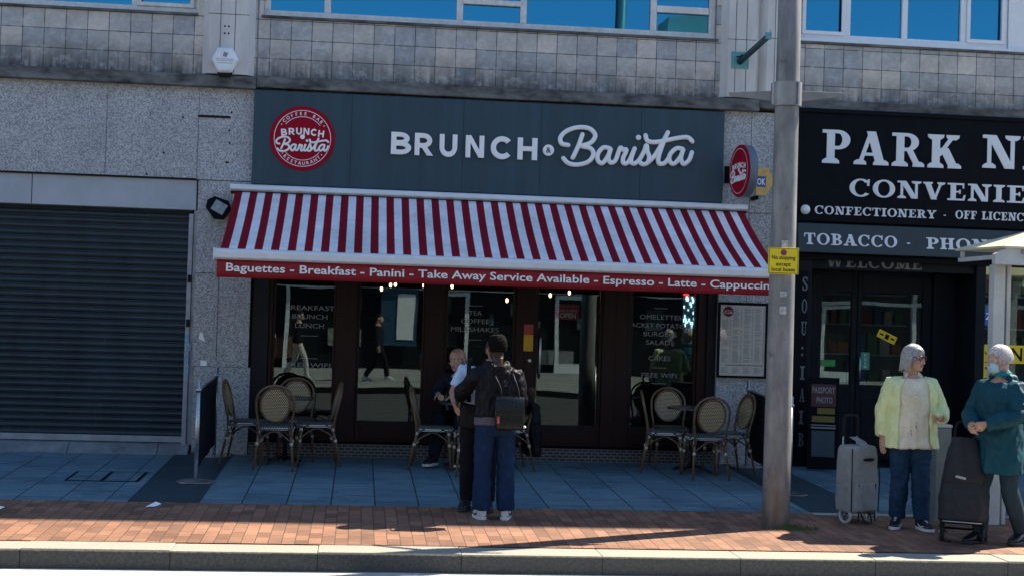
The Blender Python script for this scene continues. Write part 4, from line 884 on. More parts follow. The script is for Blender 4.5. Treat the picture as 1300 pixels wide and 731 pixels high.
ab_panel('white_strip', M_DECAL, 0.515, 0.28, 0.012); ab_panel('white_strip', M_DECAL, 0.485, 0.28, 0.018); ab_panel('picture', M('dull_blue',(0.03,0.06,0.08),.5), 0.30, 0.26, 0.3)

# ------------------------------------------------------------------ cafe barriers
M_CANV = M('black_canvas',(0.007,0.009,0.014),.8,var=.3,spec=.15)
def barrier(label, a, b, h):
    t = thing('cafe_barrier', label, 'barrier', (*a, gz(a[1])), group='canvas barriers closing the cafe terrace')
    for p in (a, b):
        d = (p[0]-a[0], p[1]-a[1]); z0 = gz(p[1])-gz(a[1])
        m = MB(); m.tube([(d[0],d[1],z0+0.012),(d[0],d[1],z0+h)],[0.021,0.021],14); po = m.build('post', M_STEEL, t, True)
        m = MB(); m.tube([(d[0],d[1],z0+0.005),(d[0],d[1],z0+0.012),(d[0],d[1],z0+0.022)],[0.19,0.19,0.05],28); bs_ = m.build('base', M_STEEL, po, True); bs_.data.set_sharp_from_angle(angle=R(40))
        m = MB(); m.tube([(d[0],d[1],z0+h-0.10),(d[0],d[1],z0+h-0.07)],[0.03,0.03],14); m.build('collar', M_STEEL, po, True)
        m = MB(); m.ell((d[0],d[1],z0+h),(0.022,0.022,0.012),12,6); m.build('post_cap', M_STEEL, po, True)
    d = Vector((b[0]-a[0], b[1]-a[1], gz(b[1])-gz(a[1])))
    m = MB(); r_ = []
    for i in range(13):
        q = d*(0.015+0.97*i/12); w_ = 0.008*math.sin(i*1.1); r_.append([(q.x+w_-.003,q.y,q.z+0.13),(q.x+w_-.003,q.y,q.z+h-0.1),(q.x+w_+.003,q.y,q.z+h-0.1),(q.x+w_+.003,q.y,q.z+0.13)])
    m.loft(r_); m.build('canvas', M_CANV, t)
    m = MB(); m.tube([(0,0,h-0.09),(d.x,d.y,d.z+h-0.09)],0.011,8); m.build('top_rail', M_STEEL, t, True)
barrier('black canvas barrier on steel posts left of the cafe tables', (-1.545,-2.13), (-1.565,-0.20), 0.99)
barrier('black canvas barrier on steel posts by the menu and lamp post', (4.42,-2.22), (4.535,-0.20), 0.99)

# ------------------------------------------------------------------ bistro chairs and tables
M_CANE = M('dark_bamboo_cane',(0.14,0.085,0.042),.4,var=.35,scale=22); M_BIND = M('pale_cane_binding',(0.55,0.48,0.36),.6,var=.2)
def m_weave(name, c1, c2, sc, plane):
    m, nt, bs = new_mat(name); tc = N(nt,'ShaderNodeTexCoord'); mp = N(nt,'ShaderNodeMapping'); nt.links.new(tc.outputs['Object'], mp.inputs[0])
    if plane == 'xz': mp.inputs['Rotation'].default_value = (R(90),0,0)
    br = N(nt,'ShaderNodeTexBrick'); br.offset = .5
    for k_, val in (('Scale',1.0),('Mortar Size',sc*0.17),('Brick Width',sc),('Row Height',sc*0.72),('Mortar Smooth',.2),('Bias',0.0)): br.inputs[k_].default_value = val
    br.inputs['Color1'].default_value=(*c1,1); br.inputs['Color2'].default_value=(*[k_*.85 for k_ in c1],1); br.inputs['Mortar'].default_value=(*c2,1)
    nt.links.new(mp.outputs[0], br.inputs['Vector']); nt.links.new(br.outputs['Color'], bs.inputs['Base Color']); bs.inputs['Roughness'].default_value=.55
    bump(nt, bs, br.outputs['Fac'], .5, .002); return m
M_WEAVE = m_weave('cream_black_weave',(0.88,0.68,0.36),(0.012,0.012,0.012),0.021,'xz')
M_WSEAT = m_weave('grey_green_weave',(0.17,0.21,0.19),(0.04,0.045,0.045),0.014,'xy')
M_WEDGE = m_weave('checked_seat_edge',(0.7,0.7,0.64),(0.02,0.02,0.02),0.026,'xz')
def make_chair():
    t = thing('bistro_chair', 'cane bistro chair', 'chair')
    sw, sd, sh = 0.20, 0.20, 0.455
    def ro(rx, ry, z, n=32, p=3.2, y0=0): return [(rx*abs(math.cos(a))**(2/p)*math.copysign(1,math.cos(a)), y0+ry*abs(math.sin(a))**(2/p)*math.copysign(1,math.sin(a)), z) for a in [2*math.pi*i/n for i in range(n)]]
    m = MB(); m.loft([ro(sw-.004,sd-.004,sh-0.012), ro(sw-.004,sd-.004,sh+.004), ro(sw-0.02,sd-.02,sh+0.011)]); m.build('seat', M_WSEAT, t, R(60))
    m = MB(); m.loft([ro(sw,sd,sh-0.036), ro(sw+.006,sd+.006,sh-.02), ro(sw,sd,sh-.002)], False, False); m.build('seat_edge', M_WEDGE, t, True)
    # back hoop: from the rear legs up and round
    lean = 0.22
    def by(z): return sd-0.02+(z-sh)*lean
    hoop = [(-0.165,0.185,0.30),(-0.175,by(0.50),0.50),(-0.195,by(0.62),0.62),(-0.196,by(0.72),0.72)]+[(-0.196*math.cos(a),by(0.72+0.17*math.sin(a)),0.72+0.17*math.sin(a)) for a in [math.pi*i/10 for i in range(1,10)]]+[(0.196,by(0.72),0.72),(0.195,by(0.62),0.62),(0.175,by(0.50),0.50),(0.165,0.185,0.30)]
    m = MB(); m.tube(hoop, 0.0135, 9); bf = m.build('back_frame', M_CANE, t, True)
    ov = [(0.152*math.cos(a), by(0.685+0.178*math.sin(a))-0.004, 0.685+0.178*math.sin(a)) for a in [2*math.pi*i/36 for i in range(36)]]
    m = MB(); m.tube(ov, 0.0125, 8, closed=True); m.build('back_ring', M_CANE, t, True)
    m = MB(); m.loft([[(x*.94,y-0.004,(z-.685)*.94+.685) for x,y,z in ov],[(x*.94,y+.004,(z-.685)*.94+.685) for x,y,z in ov]]); m.build('back_panel', M_WEAVE, t)
    for sx in (-1,1):
        for fr in (True, False):
            top = Vector((sx*0.165, -0.165 if fr else 0.17, sh-0.03)); bot = Vector((sx*(0.19 if fr else 0.205), -0.20 if fr else 0.265, 0.0))
            m = MB(); m.tube([top, top.lerp(bot,.35), bot],[0.0145,0.0145,0.0125],9); lg = m.build('leg', M_CANE, t, True)
            for q in (0.08, 0.36):
                m = MB(); c0 = top.lerp(bot,q-.035); c1 = top.lerp(bot,q+.035); m.tube([c0,c1],[0.0185,0.0185],9)
                m.build('binding', M_BIND, lg, True)
    def brace(a, mid, b):
        m = MB(); m.tube(spline([a, mid, b],5), 0.008, 7); m.build('brace', M_CANE, t, True)
    for y_ in (-0.18, 0.20):
        brace((-0.182,y_,0.29),(0,y_,0.405),(0.182,y_,0.29))
    for x_ in (-0.18,0.18): brace((x_,-0.185,0.29),(x_*.96,0,0.405),(x_,0.215,0.29))
    return t
chair0 = make_chair(); used = [False]
def chair(label, x, y, deg, group):
    if used[0]: o = copy_tree(chair0)
    else: o = chair0; used[0] = True
    o.location = (x, y, gz(y)); o.rotation_euler = (R(G_TILT),0,R(deg)) if False else (0,0,R(deg)); o['label'] = label; o['group'] = group
    return o
G1, G2, G3 = 'chairs at the left cafe table', 'chairs at the right cafe table', 'chairs at the middle cafe table'
# chair front faces local -Y
chair('cane bistro chair with its back to the street, nearest at the left table', -0.845, -1.05, 180, G1)
chair('cane bistro chair seen side-on beside the left steel barrier', -1.16, -0.66, 84, G1)
chair('cane bistro chair behind the left table facing the street', -0.66, -0.30, 4, G1)
chair('cane bistro chair side-on at the right of the left table', -0.44, -0.70, -82, G1)
chair('cane bistro chair with its back to the street, nearest at the right table', 3.80, -1.12, 184, G2)
chair('cane bistro chair seen side-on on the left of the right table', 3.44, -0.72, 80, G2)
chair('cane bistro chair behind the right table against the shop window', 3.60, -0.30, -4, G2)
chair('cane bistro chair side-on beside the right steel barrier under the menu', 4.13, -0.80, -78, G2)
chair('cane bistro chair side-on at the left of the seated man', 0.86, -0.86, 82, G3)
chair('cane bistro chair mostly hidden behind the hugging pair at the middle table', 1.25, -1.22, 184, G3)
chair('cane bistro chair with a dark coat over it right of the backpack', 1.66, -0.80, -80, G3)
chair('cane bistro chair the bald man sits on behind the middle table', 1.26, -0.27, 10, G3)
M_TTOP = M('dark_table_top',(0.045,0.045,0.045),.3,var=.2); M_IRON = M('black_iron',(0.012,0.012,0.013),.45)
def make_table():
    t = thing('bistro_table', 'round table', 'table')
    m = MB(); m.tube([(0,0,0.70),(0,0,0.722)],[0.30,0.30],40); o = m.build('table_top', M_TTOP, t, True); o.data.set_sharp_from_angle(angle=R(40))
    m = MB(); m.tube([(0,0,0.03),(0,0,0.70)],0.025,14); m.build('column', M_IRON, t, True)
    for k_ in range(4):
        a = R(45+90*k_); m = MB(); m.tube([(0,0,0.07),(0.15*math.cos(a),0.15*math.sin(a),0.05),(0.25*math.cos(a),0.25*math.sin(a),0.008)],[0.018,0.016,0.012],8); m.build('foot', M_IRON, t, True)
    return t
tb = make_table()
for i, (x, y, lab) in enumerate(((-0.76,-0.66,'small round dark table among the left group of cane chairs'),(1.19,-0.72,'small round dark table where the bald man sits'),(3.78,-0.68,'small round dark table among the right group of cane chairs'))):
    o = tb if i == 0 else copy_tree(tb); o.location = (x,y,gz(y)); o['label'] = lab; o['group'] = 'round cafe tables'

# ------------------------------------------------------------------ pendant bulbs inside the cafe
M_BULB = m_emit('warm_bulb', (1.0,0.66,0.28), 5.0)
b0 = None
for i, (x, z) in enumerate(((0.26,1.94),(0.37,1.99),(0.43,2.0),(0.78,2.0),(1.07,1.95),(1.13,2.0),(1.82,1.85),(2.18,1.89),(2.36,1.93),(2.60,1.97))):
    if b0 is None:
        b0 = thing('pendant_bulb', 'bare warm light bulb hanging inside the cafe window', 'light bulb', group='bare bulbs hanging in the cafe')
        m = MB(); m.ell((0,0,0),(0.017,0.017,0.026),12,8); m.build('bulb', M_BULB, b0, True)
        m = MB(); m.tube([(0,0,0.026),(0,0,0.06)],0.012,8); m.tube([(0,0,0.06),(0,0,1.0)],0.003,6); m.build('cord', M_BLACK, b0, True)
        o = b0
    else: o = copy_tree(b0)
    o.location = (x, 1.2, z)
os_ = thing('open_sign', 'red OPEN sign hanging inside the cafe door glass', 'sign', (2.425,0.19,1.73))
m = MB(); m.box(-0.145,0.145,-0.004,0.004,-0.09,0.09); m.build('plate', M('red_sign',(0.55,0.03,0.05),.5), os_)
text('OPEN','lettering',M_WHITE,-0.08,0.11,-0.072,-0.012,-0.0055,os_,bold=.02,world=False); text("Come in we're",'lettering',M_WHITE,-0.12,0.12,0.0,0.038,-0.0055,os_,world=False)
m = MB(); m.box(-0.12,0.12,-0.0055,-0.003,0.062,0.068); m.build('line', M_DECAL, os_)
m = MB(); m.tube([(-0.1,0,0.09),(0,0,0.2),(0.1,0,0.09)],0.002,5); m.build('string', M_BLACK, os_)
nt_ = thing('door_notice', 'red and yellow notice fixed to the dark post beside the cafe door', 'notice', (1.97,0.096,1.42))
m = MB(); m.box(-0.055,0.055,-0.004,0.003,-0.16,0.03); m.build('yellow_part', M('orange_yellow',(0.62,0.36,0.01),.5,var=.15,scale=20), nt_)
m = MB(); m.box(-0.055,0.055,-0.004,0.003,0.031,0.15); m.build('red_part', M('notice_red',(0.35,0.05,0.03),.5,var=.5,scale=40), nt_)
dn = thing('door_button', 'small round white button on the post below the yellow notice', 'button', (1.99,0.096,1.15))
m = MB(); m.tube([(0,0,0),(0,-0.015,0)],[0.02,0.02],16); m.build('button', M_PVC, dn, True)
wl_ = thing('reflection_glow', 'pale blue glow added as a sunlit reflection in the right cafe window', 'painted reflection', (3.93,0.32,1.77))  # added glowing panel, stands in for a sunlit reflection in the glass
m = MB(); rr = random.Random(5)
m.box(-0.08,0.08,0.0,0.03,-0.19,0.19); m.build('panel', M('pale_blue_reflection',(0.25,0.42,0.5),.4), wl_)
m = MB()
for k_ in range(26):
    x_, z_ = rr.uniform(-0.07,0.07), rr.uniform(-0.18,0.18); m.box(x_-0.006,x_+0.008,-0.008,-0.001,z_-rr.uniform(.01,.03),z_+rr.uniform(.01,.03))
m.build('glow_flecks', m_emit('pale_blue_glow',(0.55,0.85,1.0),1.0), wl_)
m = MB(); m.ell((-0.05,-0.01,0.21),(0.04,0.02,0.015)); m.build('added_red_glow', m_emit('red_glow',(1.0,0.05,0.03),.7), wl_, True)
# litter and weeds
lt = tag(MB().add([(-0.06,-0.03,0.006),(0.02,-0.04,0.012),(0.07,0.0,0.03),(0.02,0.03,0.045),(-0.03,0.02,0.02)],[(0,1,2,3,4)]).build('litter', M_PAPER), 'crumpled white paper scrap on the shaded brick paving', 'litter'); lt.location = (-1.74,-3.62,gz(-3.62)); so = lt.modifiers.new('t','SOLIDIFY'); so.thickness=.003
lt2 = tag(MB().add([(-0.05,-0.03,0.006),(0.03,-0.03,0.01),(0.05,0.02,0.02),(-0.01,0.03,0.03)],[(0,1,2,3)]).build('litter', M_PAPER), 'white paper scrap at the left edge of the shaded paving', 'litter'); lt2.location = (-3.0,-3.85,gz(-3.85)); so = lt2.modifiers.new('t','SOLIDIFY'); so.thickness=.003
gr = MB(); rr = random.Random(11)
for k_ in range(260):
    a = rr.uniform(0,6.28); d = abs(rr.gauss(0,.1)); x_, y_ = PX+0.13+d*math.cos(a)*1.2, PY-0.13+d*math.sin(a)*.4; h_ = rr.uniform(.015,.06); l_ = rr.uniform(-.025,.025); w_ = .004
    gr.add([(x_-w_,y_,gz(y_)),(x_+w_,y_,gz(y_)),(x_+l_,y_+rr.uniform(-.02,.02),gz(y_)+h_)],[(0,1,2)])
tag(gr.build('weeds', M('weed_green',(0.07,0.12,0.02),.7,var=.4)), 'green weeds growing at the foot of the lamp post', 'weeds', kind='stuff')
# ------------------------------------------------------------------ people
def remeshed(mb, name, mat, parent, voxel=0.007, smooth_it=3, wrinkle=0.0, wscale=9.0, wstretch=(1,1,0.6), seed=0, keep=None):
    o = bpy.data.objects.new('tmp', mb.mesh('tmp')); COL.objects.link(o)
    r = o.modifiers.new('r','REMESH'); r.mode = 'VOXEL'; r.voxel_size = voxel
    if smooth_it: s_ = o.modifiers.new('s','SMOOTH'); s_.iterations = smooth_it; s_.factor = 0.5
    dg = bpy.context.evaluated_depsgraph_get(); me = bpy.data.meshes.new_from_object(o.evaluated_get(dg))
    bpy.data.objects.remove(o)
    if wrinkle:
        nr = [v.normal.copy() for v in me.vertices]; off = Vector((seed*3.1, seed*1.7, seed))
        for v, n in zip(me.vertices, nr):
            p = Vector((v.co.x*wstretch[0], v.co.y*wstretch[1], v.co.z*wstretch[2]))*wscale+off
            a = noise.noise(p)+0.5*noise.noise(p*2.3)+0.30*noise.noise(p*5.2)
            b = 1-abs(noise.noise(p*1.1+Vector((9,4,2))))*2.2
            c = 1-abs(noise.noise(Vector((p.x*2.2+p.z*.5,p.y*2.2,p.z*1.9))+Vector((3,8,1))))*2.6
            v.co += n*wrinkle*(a*0.75+max(0,b)*0.6+max(0,c)*0.55-0.3)
    me.name = name
    for p in me.polygons: p.use_smooth = True
    o = bpy.data.objects.new(name, me); COL.objects.link(o); me.materials.append(mat)
    if parent is not None: o.parent = parent
    return o
def ering(c, rx, ry, n=20, ax=None, ay=None, p=2.0):
    ax = ax or Vector((1,0,0)); ay = ay or Vector((0,1,0)); c = Vector(c); out = []
    for i in range(n):
        a = 2*math.pi*i/n; ca, sa = math.cos(a), math.sin(a)
        out.append(tuple(c+ax*(rx*abs(ca)**(2/p)*math.copysign(1,ca))+ay*(ry*abs(sa)**(2/p)*math.copysign(1,sa))))
    return out
SKINS = {'light': M('light_skin',(0.50,0.29,0.20),.55,var=.22,scale=22,bmp=.25,bscale=140), 'tan': M('tanned_skin',(0.36,0.19,0.12),.55,var=.2,scale=22,bmp=.2), 'dark': M('dark_skin',(0.07,0.035,0.022),.55,var=.2,scale=22,bmp=.2)}
M_EYEW = M('eye_white',(0.7,0.68,0.64),.3); M_IRIS = M('iris',(0.05,0.04,0.03),.2); M_LIP = M('lips',(0.35,0.13,0.11),.45)
HEAD = [(0.0,.026,-.080,-.028),(0.018,.044,-.091,.0),(0.042,.055,-.092,.038),(0.07,.063,-.090,.066),(0.098,.069,-.087,.086),(0.122,.072,-.083,.096),(0.148,.0745,-.090,.101),(0.178,.071,-.082,.098),(0.203,.057,-.062,.080),(0.22,.030,-.030,.048)]
def head_xf(base, yaw, tilt, roll=0, s=1.0):
    return Matrix.Translation(base) @ Matrix.Rotation(yaw,4,'Z') @ Matrix.Rotation(tilt,4,'X') @ Matrix.Rotation(roll,4,'Y') @ Matrix.Scale(s,4)
def add_head(mb, X):
    rings = []
    for z, rx, fy, byy in HEAD: rings.append([tuple(X @ Vector(p)) for p in ering((0,(fy+byy)/2,z), rx, (byy-fy)/2, 22, p=2.3)])
    mb.loft(rings)
    mb.tube([X @ Vector(p) for p in ((0,-.086,.128),(0,-.100,.098),(0,-.112,.076),(0,-.098,.066))],[.008,.011,.0145,.010],10)
    for sx in (-1,1):
        mb.ell(X @ Vector((sx*.012,-.100,.071)), .008, 8, 6)
        mb.ell(X @ Vector((sx*.077,.012,.105)), (.010,.020,.033), 10, 8, X.to_3x3().normalized())
        mb.ell(X @ Vector((sx*.032,-.079,.143)), (.024,.011,.008), 10, 6, X.to_3x3().normalized())
        mb.ell(X @ Vector((sx*.040,-.072,.088)), (.022,.016,.018), 10, 6, X.to_3x3().normalized())
    mb.ell(X @ Vector((0,-.088,.043)), (.022,.009,.011), 10, 6, X.to_3x3().normalized())
    mb.ell(X @ Vector((0,-.082,.012)), (.018,.014,.013), 10, 6, X.to_3x3().normalized())
def add_hand(mb, wrist, d, palm_n, side, curl=0.5, s=1.0, spread=0.12):
    """wrist point, direction of the fingers, palm normal (the way the palm faces), side=+1 when the thumb lies on d x n"""
    d = Vector(d).normalized(); n = Vector(palm_n); n = (n-d*n.dot(d)).normalized(); t = d.cross(n)*side   # towards the thumb
    w = Vector(wrist)
    mb.loft([ering(w+d*q*s, hw*s, ht*s, 14, t, n, 2.6) for q, hw, ht in ((-.02,.026,.020),(.012,.030,.019),(.045,.039,.017),(.08,.041,.015),(.094,.039,.012))])
    for k, (off, L, r) in enumerate(((.030,.070,.0088),(.010,.079,.0090),(-.011,.073,.0086),(-.031,.056,.0078))):
        p = w+d*.086*s+t*off*s; a = curl*(0.55+.12*k); pts = [w+d*.06*s+t*off*.9*s, p]; dd = d+t*(off*spread*8); ang = 0
        for sg in (.42,.32,.26):
            ang += a; v = (dd*math.cos(ang)+n*math.sin(ang)).normalized(); p = p+v*L*sg*s; pts.append(p)
        mb.tube(pts,[r*s,r*1.05*s,r*s,r*.92*s,r*.78*s],9); mb.ell(pts[-1], r*.78*s, 8, 6)
    p0 = w+d*.018*s+t*.024*s; v1 = (t*.75+d*.62+n*.25).normalized(); v2 = (t*.3+d*.85+n*(.3+.5*curl)).normalized()
    pts = [p0, p0+v1*.036*s, p0+v1*.036*s+v2*.030*s, p0+v1*.036*s+v2*.054*s]
    mb.tube(pts,[.0135*s,.0115*s,.0098*s,.0082*s],9); mb.ell(pts[-1], .0082*s, 8, 6)
class Fig:
    """one standing or seated figure; local frame: facing -Y, left hand at +X, origin on the ground"""
    def __init__(f, name, label, loc, rz, h, J, skin, group=None, voxel=0.0075, head=(0,0,0), hands=((0.5,),(0.5,)), shoulders=0.185, girth=1.0):
        f.t = thing(name, label, 'person', loc, rz, group); f.k = h/1.70; f.J = {a: Vector(b) for a, b in J.items()}; f.vx = voxel; f.g = girth; f.sh = shoulders
        j = f.J; mb = MB(); f.head = head
        f.base = j['neck']; f.X = head_xf(j['head'], head[0], head[1], head[2], f.k*1.03)
        f.torso(mb, 0.0); add_head(mb, f.X)
        c = f.X @ Vector((0,.03,.03)); mb.tube([j['neck']-Vector((0,0,.05)), j['neck'], j['neck'].lerp(c,.6), c],[.070*f.k,.058*f.k,.053*f.k,.052*f.k],16)
        for s in 'LR':
            f.limb(mb, s, 'arm', 0.0); f.limb(mb, s, 'leg', 0.0)
            hd = j.get('hd'+s); wr = j['wr'+s]; el = j['el'+s]; d = hd if hd is not None else (wr-el)
            add_hand(mb, wr, d, j['pn'+s], 1 if j['pn'+s+'s'].x > 0 else -1, f.J['cu'+s].x, f.k)
            an = j['an'+s]; ft = j['ft'+s]
            mb.loft([ering(an+(ft-an)*q+Vector((0,0,dz)), rx, rz_, 12, (ft-an).cross(Vector((0,0,1))).normalized(), Vector((0,0,1))) for q, dz, rx, rz_ in ((-.2,-.03,.026,.03),(.2,-.015,.028,.034),(.7,-.01,.034,.02),(0.95,.0,.022,.012))])
        f.body = remeshed(mb, 'body', SKINS[skin], f.t, voxel, 2)
    def torso(f, mb, e, z0=None, z1=None, prof=None):
        """spine loft from the pelvis to the neck, grown by e"""
        j = f.J; k = f.k; P, Cc, Nn = j['pelvis'], j['chest'], j['neck']
        pr = prof or [(-.10,.12,.09),(-.03,.165,.115),(.05,.172,.122),(.16,.155,.115),(.27,.158,.118),(.38,.170,.122),(.46,.165,.108),(.515,.115,.085),(.55,.062,.060)]
        ss = (j['shL']-j['shR']); axx = Vector((ss.x,ss.y,0)).normalized(); hp = (j['hipL']-j['hipR']); hx_ = Vector((hp.x,hp.y,0)).normalized()
        rings = []
        for z, rx, ry in pr:
            q = z*k; t = max(0,min(1,z/.40))
            c = P.lerp(Cc, z/.40) if z <= .40 else Cc.lerp(Nn, (z-.40)/.15)
            ax = hx_.lerp(axx, t).normalized(); up = ((Cc-P) if z < .4 else (Nn-P)).normalized(); ay = up.cross(ax).normalized()
            rings.append(ering(c, rx*k*f.g+e, ry*k*f.g+e, 24, ax, ay, 2.25))
        mb.loft(rings)
    def limb(f, mb, s, kind, e, upto=1.0, scale=1.0, flare=0.0, lo=None):
        j = f.J; k = f.k; g = f.g
        if kind == 'arm':
            c = j['chest'].lerp(j['neck'],.35); pts = [c.lerp(j['sh'+s],.55), j['sh'+s], j['sh'+s].lerp(j['el'+s],.5), j['el'+s], j['el'+s].lerp(j['wr'+s],.5), j['wr'+s]]
            rad = [.055,.060,.050,.044,.040,.028]
        else:
            pts = [j['pelvis'].lerp(j['hip'+s],.7), j['hip'+s], j['hip'+s].lerp(j['kn'+s],.5), j['kn'+s], j['kn'+s].lerp(j['an'+s],.38), j['an'+s]]
            rad = [.085,.090,.078,.058,.056,.040]
        rad = [r*k*scale*(g if kind=='leg' else 1)+e for r in rad]
        if flare: rad[-1] += flare; rad[-2] += flare*.6; rad[3] += flare*.25
        if upto < 1.0:      # cut the last bone short (short sleeves, cropped legs)
            pts[-1] = pts[-2].lerp(pts[-1], upto); rad[-1] = rad[-2]+(rad[-1]-rad[-2])*upto
        q = []; rr = []
        for i in range(len(pts)-1):
            for t in (0,.5): q.append(pts[i].lerp(pts[i+1],t)); rr.append(rad[i]+(rad[i+1]-rad[i])*t)
        q.append(pts[-1]); rr.append(rad[-1])
        mb.tube(q, rr, 16)
    def eyes(f):
        for sx in (-1,1):
            e = MB(); e.ell(f.X @ Vector((sx*.031,-.0765,.121)), .0125*f.k, 10, 8); o = e.build('eye', M_EYEW, f.t, True)
            e = MB(); e.ell(f.X @ Vector((sx*.031,-.0845,.121)), .0062*f.k, 8, 6); e.build('iris', M_IRIS, o, True)
        e = MB(); e.tube([f.X @ Vector(p) for p in ((-.022,-.091,.044),(-.01,-.0985,.047),(0,-.0995,.046),(.01,-.0985,.047),(.022,-.091,.044))],[.003,.0055,.005,.0055,.003],8); e.build('lips', M_LIP, f.t, True)
    def brows(f, mat):
        e = MB()
        for sx in (-1,1): e.tube([f.X @ Vector((sx*x,y,z)) for x,y,z in ((.014,-.092,.140),(.03,-.091,.146),(.047,-.079,.142))],[.003,.004,.002],6)
        e.build('eyebrow', mat, f.t, True)
    def shoe(f, s, mat, sole, lace=None, L=0.155, W=.047):
        an, ft = f.J['an'+s], f.J['ft'+s]; d = Vector((ft.x-an.x, ft.y-an.y, 0)).normalized(); t = d.cross(Vector((0,0,1))); z0 = min(an.z-.085*f.k, ft.z-.03)
        b = Vector((an.x,an.y,z0)); k = f.k
        m = MB(); m.loft([ering(b+d*q*k+Vector((0,0,(lo+hi)/2)), w*k, (hi-lo)/2, 14, t, Vector((0,0,1)), 2.8) for q, w, lo, hi in ((-.068,.024,.022,.095),(-.05,.038,.02,.125),(.0,.042,.02,.130),(.05,.044,.02,.108),(.10,.049,.02,.080),(.15,.046,.02,.060),(.185,.026,.022,.044))]); o = remeshed(m, 'shoe', mat, f.t, 0.006, 2)
        m = MB(); m.loft([[tuple(b+d*q*k+t*w*k*sg+Vector((0,0,zz))) for q, w, sg in OUT] for OUT in [[(-.075,.015,1),(-.05,.04,1),(.05,.047,1),(.11,.053,1),(.165,.045,1),(.197,.014,1),(.197,.014,-1),(.165,.045,-1),(.11,.053,-1),(.05,.047,-1),(-.05,.04,-1),(-.075,.015,-1)]] for zz in (0.0,.028)]); m.build('sole', sole, o, bevel=.006)
        if lace:
            m = MB()
            for q in (.045,.065,.085,.105): m.tube([b+d*q*k+t*.03*k+Vector((0,0,.092-(q-.04)*.45)), b+d*(q+.005)*k+Vector((0,0,.116-(q-.04)*.60)), b+d*q*k-t*.03*k+Vector((0,0,.092-(q-.04)*.45))],.005,6)
            for sg in (1,-1): m.tube([b+d*.01*k+t*.042*sg*k+Vector((0,0,.055)), b+d*.07*k+t*.046*sg*k+Vector((0,0,.035)), b+d*.13*k+t*.047*sg*k+Vector((0,0,.045))],.006,6)
            m.build('laces', lace, o, True)
    def strands(f, mat, n, length, droop, seed=1, r=.0045, back=True, jitter=.25, lift=.006, cut=None, curl=0):
        """hair as many tapered locks combed from the crown over the skull"""
        rr = random.Random(seed); mb = MB(); k = f.k
        # close skull cap underneath so no scalp shows
        cap = MB(); rings = []
        for z, rx, fy, byy in HEAD[5:]:
            fr = -.050-(.035 if z > .17 else 0) if z < .17 else fy-.006; fr = max(fy-.006, fr)
            rings.append([tuple(f.X @ Vector(p)) for p in ering((0,(fr+byy)/2+.003,z+.004), rx+.006, (byy-fr)/2+.006, 20, p=2.2)])
        cap.loft(rings); 
        for q in cap.v: pass
        mb.add(cap.v, cap.f)
        for i in range(n):
            a = rr.uniform(-math.pi, math.pi)     # 0 = front
            if abs(a) < .35 and rr.random() < .6: continue
            L = length(a)*rr.uniform(.82,1.08)
            pts = []; rad = []
            th0 = rr.uniform(.02,.55); cx, cy, cz = 0, .006, .118
            steps = 9; th = th0; wob = rr.uniform(-jitter, jitter)
            pos = None; rem = L
            for s in range(steps):
                aa = a+wob*s/steps+curl*math.sin(s*1.3+i)*.15
                if th < 1.65:
                    rxx, ryy, rz_ = .079+lift, (.100 if abs(aa) > 1.57 else .096)+lift, .108+lift
                    pos = Vector((math.sin(aa)*rxx*math.sin(th)+cx, -math.cos(aa)*ryy*math.sin(th)+cy, cz+rz_*math.cos(th)))
                    th += L/steps/.095
                else:
                    pos = pos+Vector((math.sin(aa)*droop, -math.cos(aa)*droop, -1)).normalized()*(L/steps)
                pts.append(f.X @ (pos+Vector((rr.uniform(-1,1),rr.uniform(-1,1),rr.uniform(-1,1)))*.0025)); rad.append(r*(1-.6*(s/steps))*k)
            mb.tube(pts, rad, 6)
        mb.build('hair', mat, f.t, True)
    def crop(f, mat, thick=.012, amp=.006, scale=60, line=.135, seed=0, hi=None):
        """short hair as a bumpy cap following the skull"""
        mb = MB()
        for z, rx, fy, byy in HEAD: pass
        rings = []
        for z, rx, fy, byy in HEAD[3:]:
            t = max(0, min(1, (z-.07)/.10)); fr = (0.02*(1-t)+fy*t) if z < .165 else fy-thick*.7
            rings.append([tuple(f.X @ Vector(p)) for p in ering((0,(fr+byy+thick)/2,z+ (thick*.8 if z > .19 else 0)), rx+thick*.8, (byy+thick-fr)/2, 22, p=2.2)])
        mb.loft(rings)
        o = remeshed(mb, 'hair', mat, f.t, .006, 4)
        for v in o.data.vertices: 
            n = v.normal; v.co += n*amp*(noise.noise(v.co*scale+Vector((seed,0,0)))+.6*noise.noise(v.co*scale*2.1))
        return o
def M_cloth(name, col, rough=.85, var=.12, scale=10, weave=500, sheen=.2):
    m, nt, bs = new_mat(name); v = coords(nt)
    f_ = noise_tex(nt, v, scale, 6, .7); nt.links.new(ramp(nt, f_, [(.3,tuple(c*(1-var) for c in col)),(.7,tuple(c*(1+var) for c in col))]), bs.inputs['Base Color'])
    bs.inputs['Roughness'].default_value = rough; bs.inputs['Specular IOR Level'].default_value = .18
    bump(nt, bs, noise_tex(nt, v, weave, 2), .25, .001); return m
V = Vector
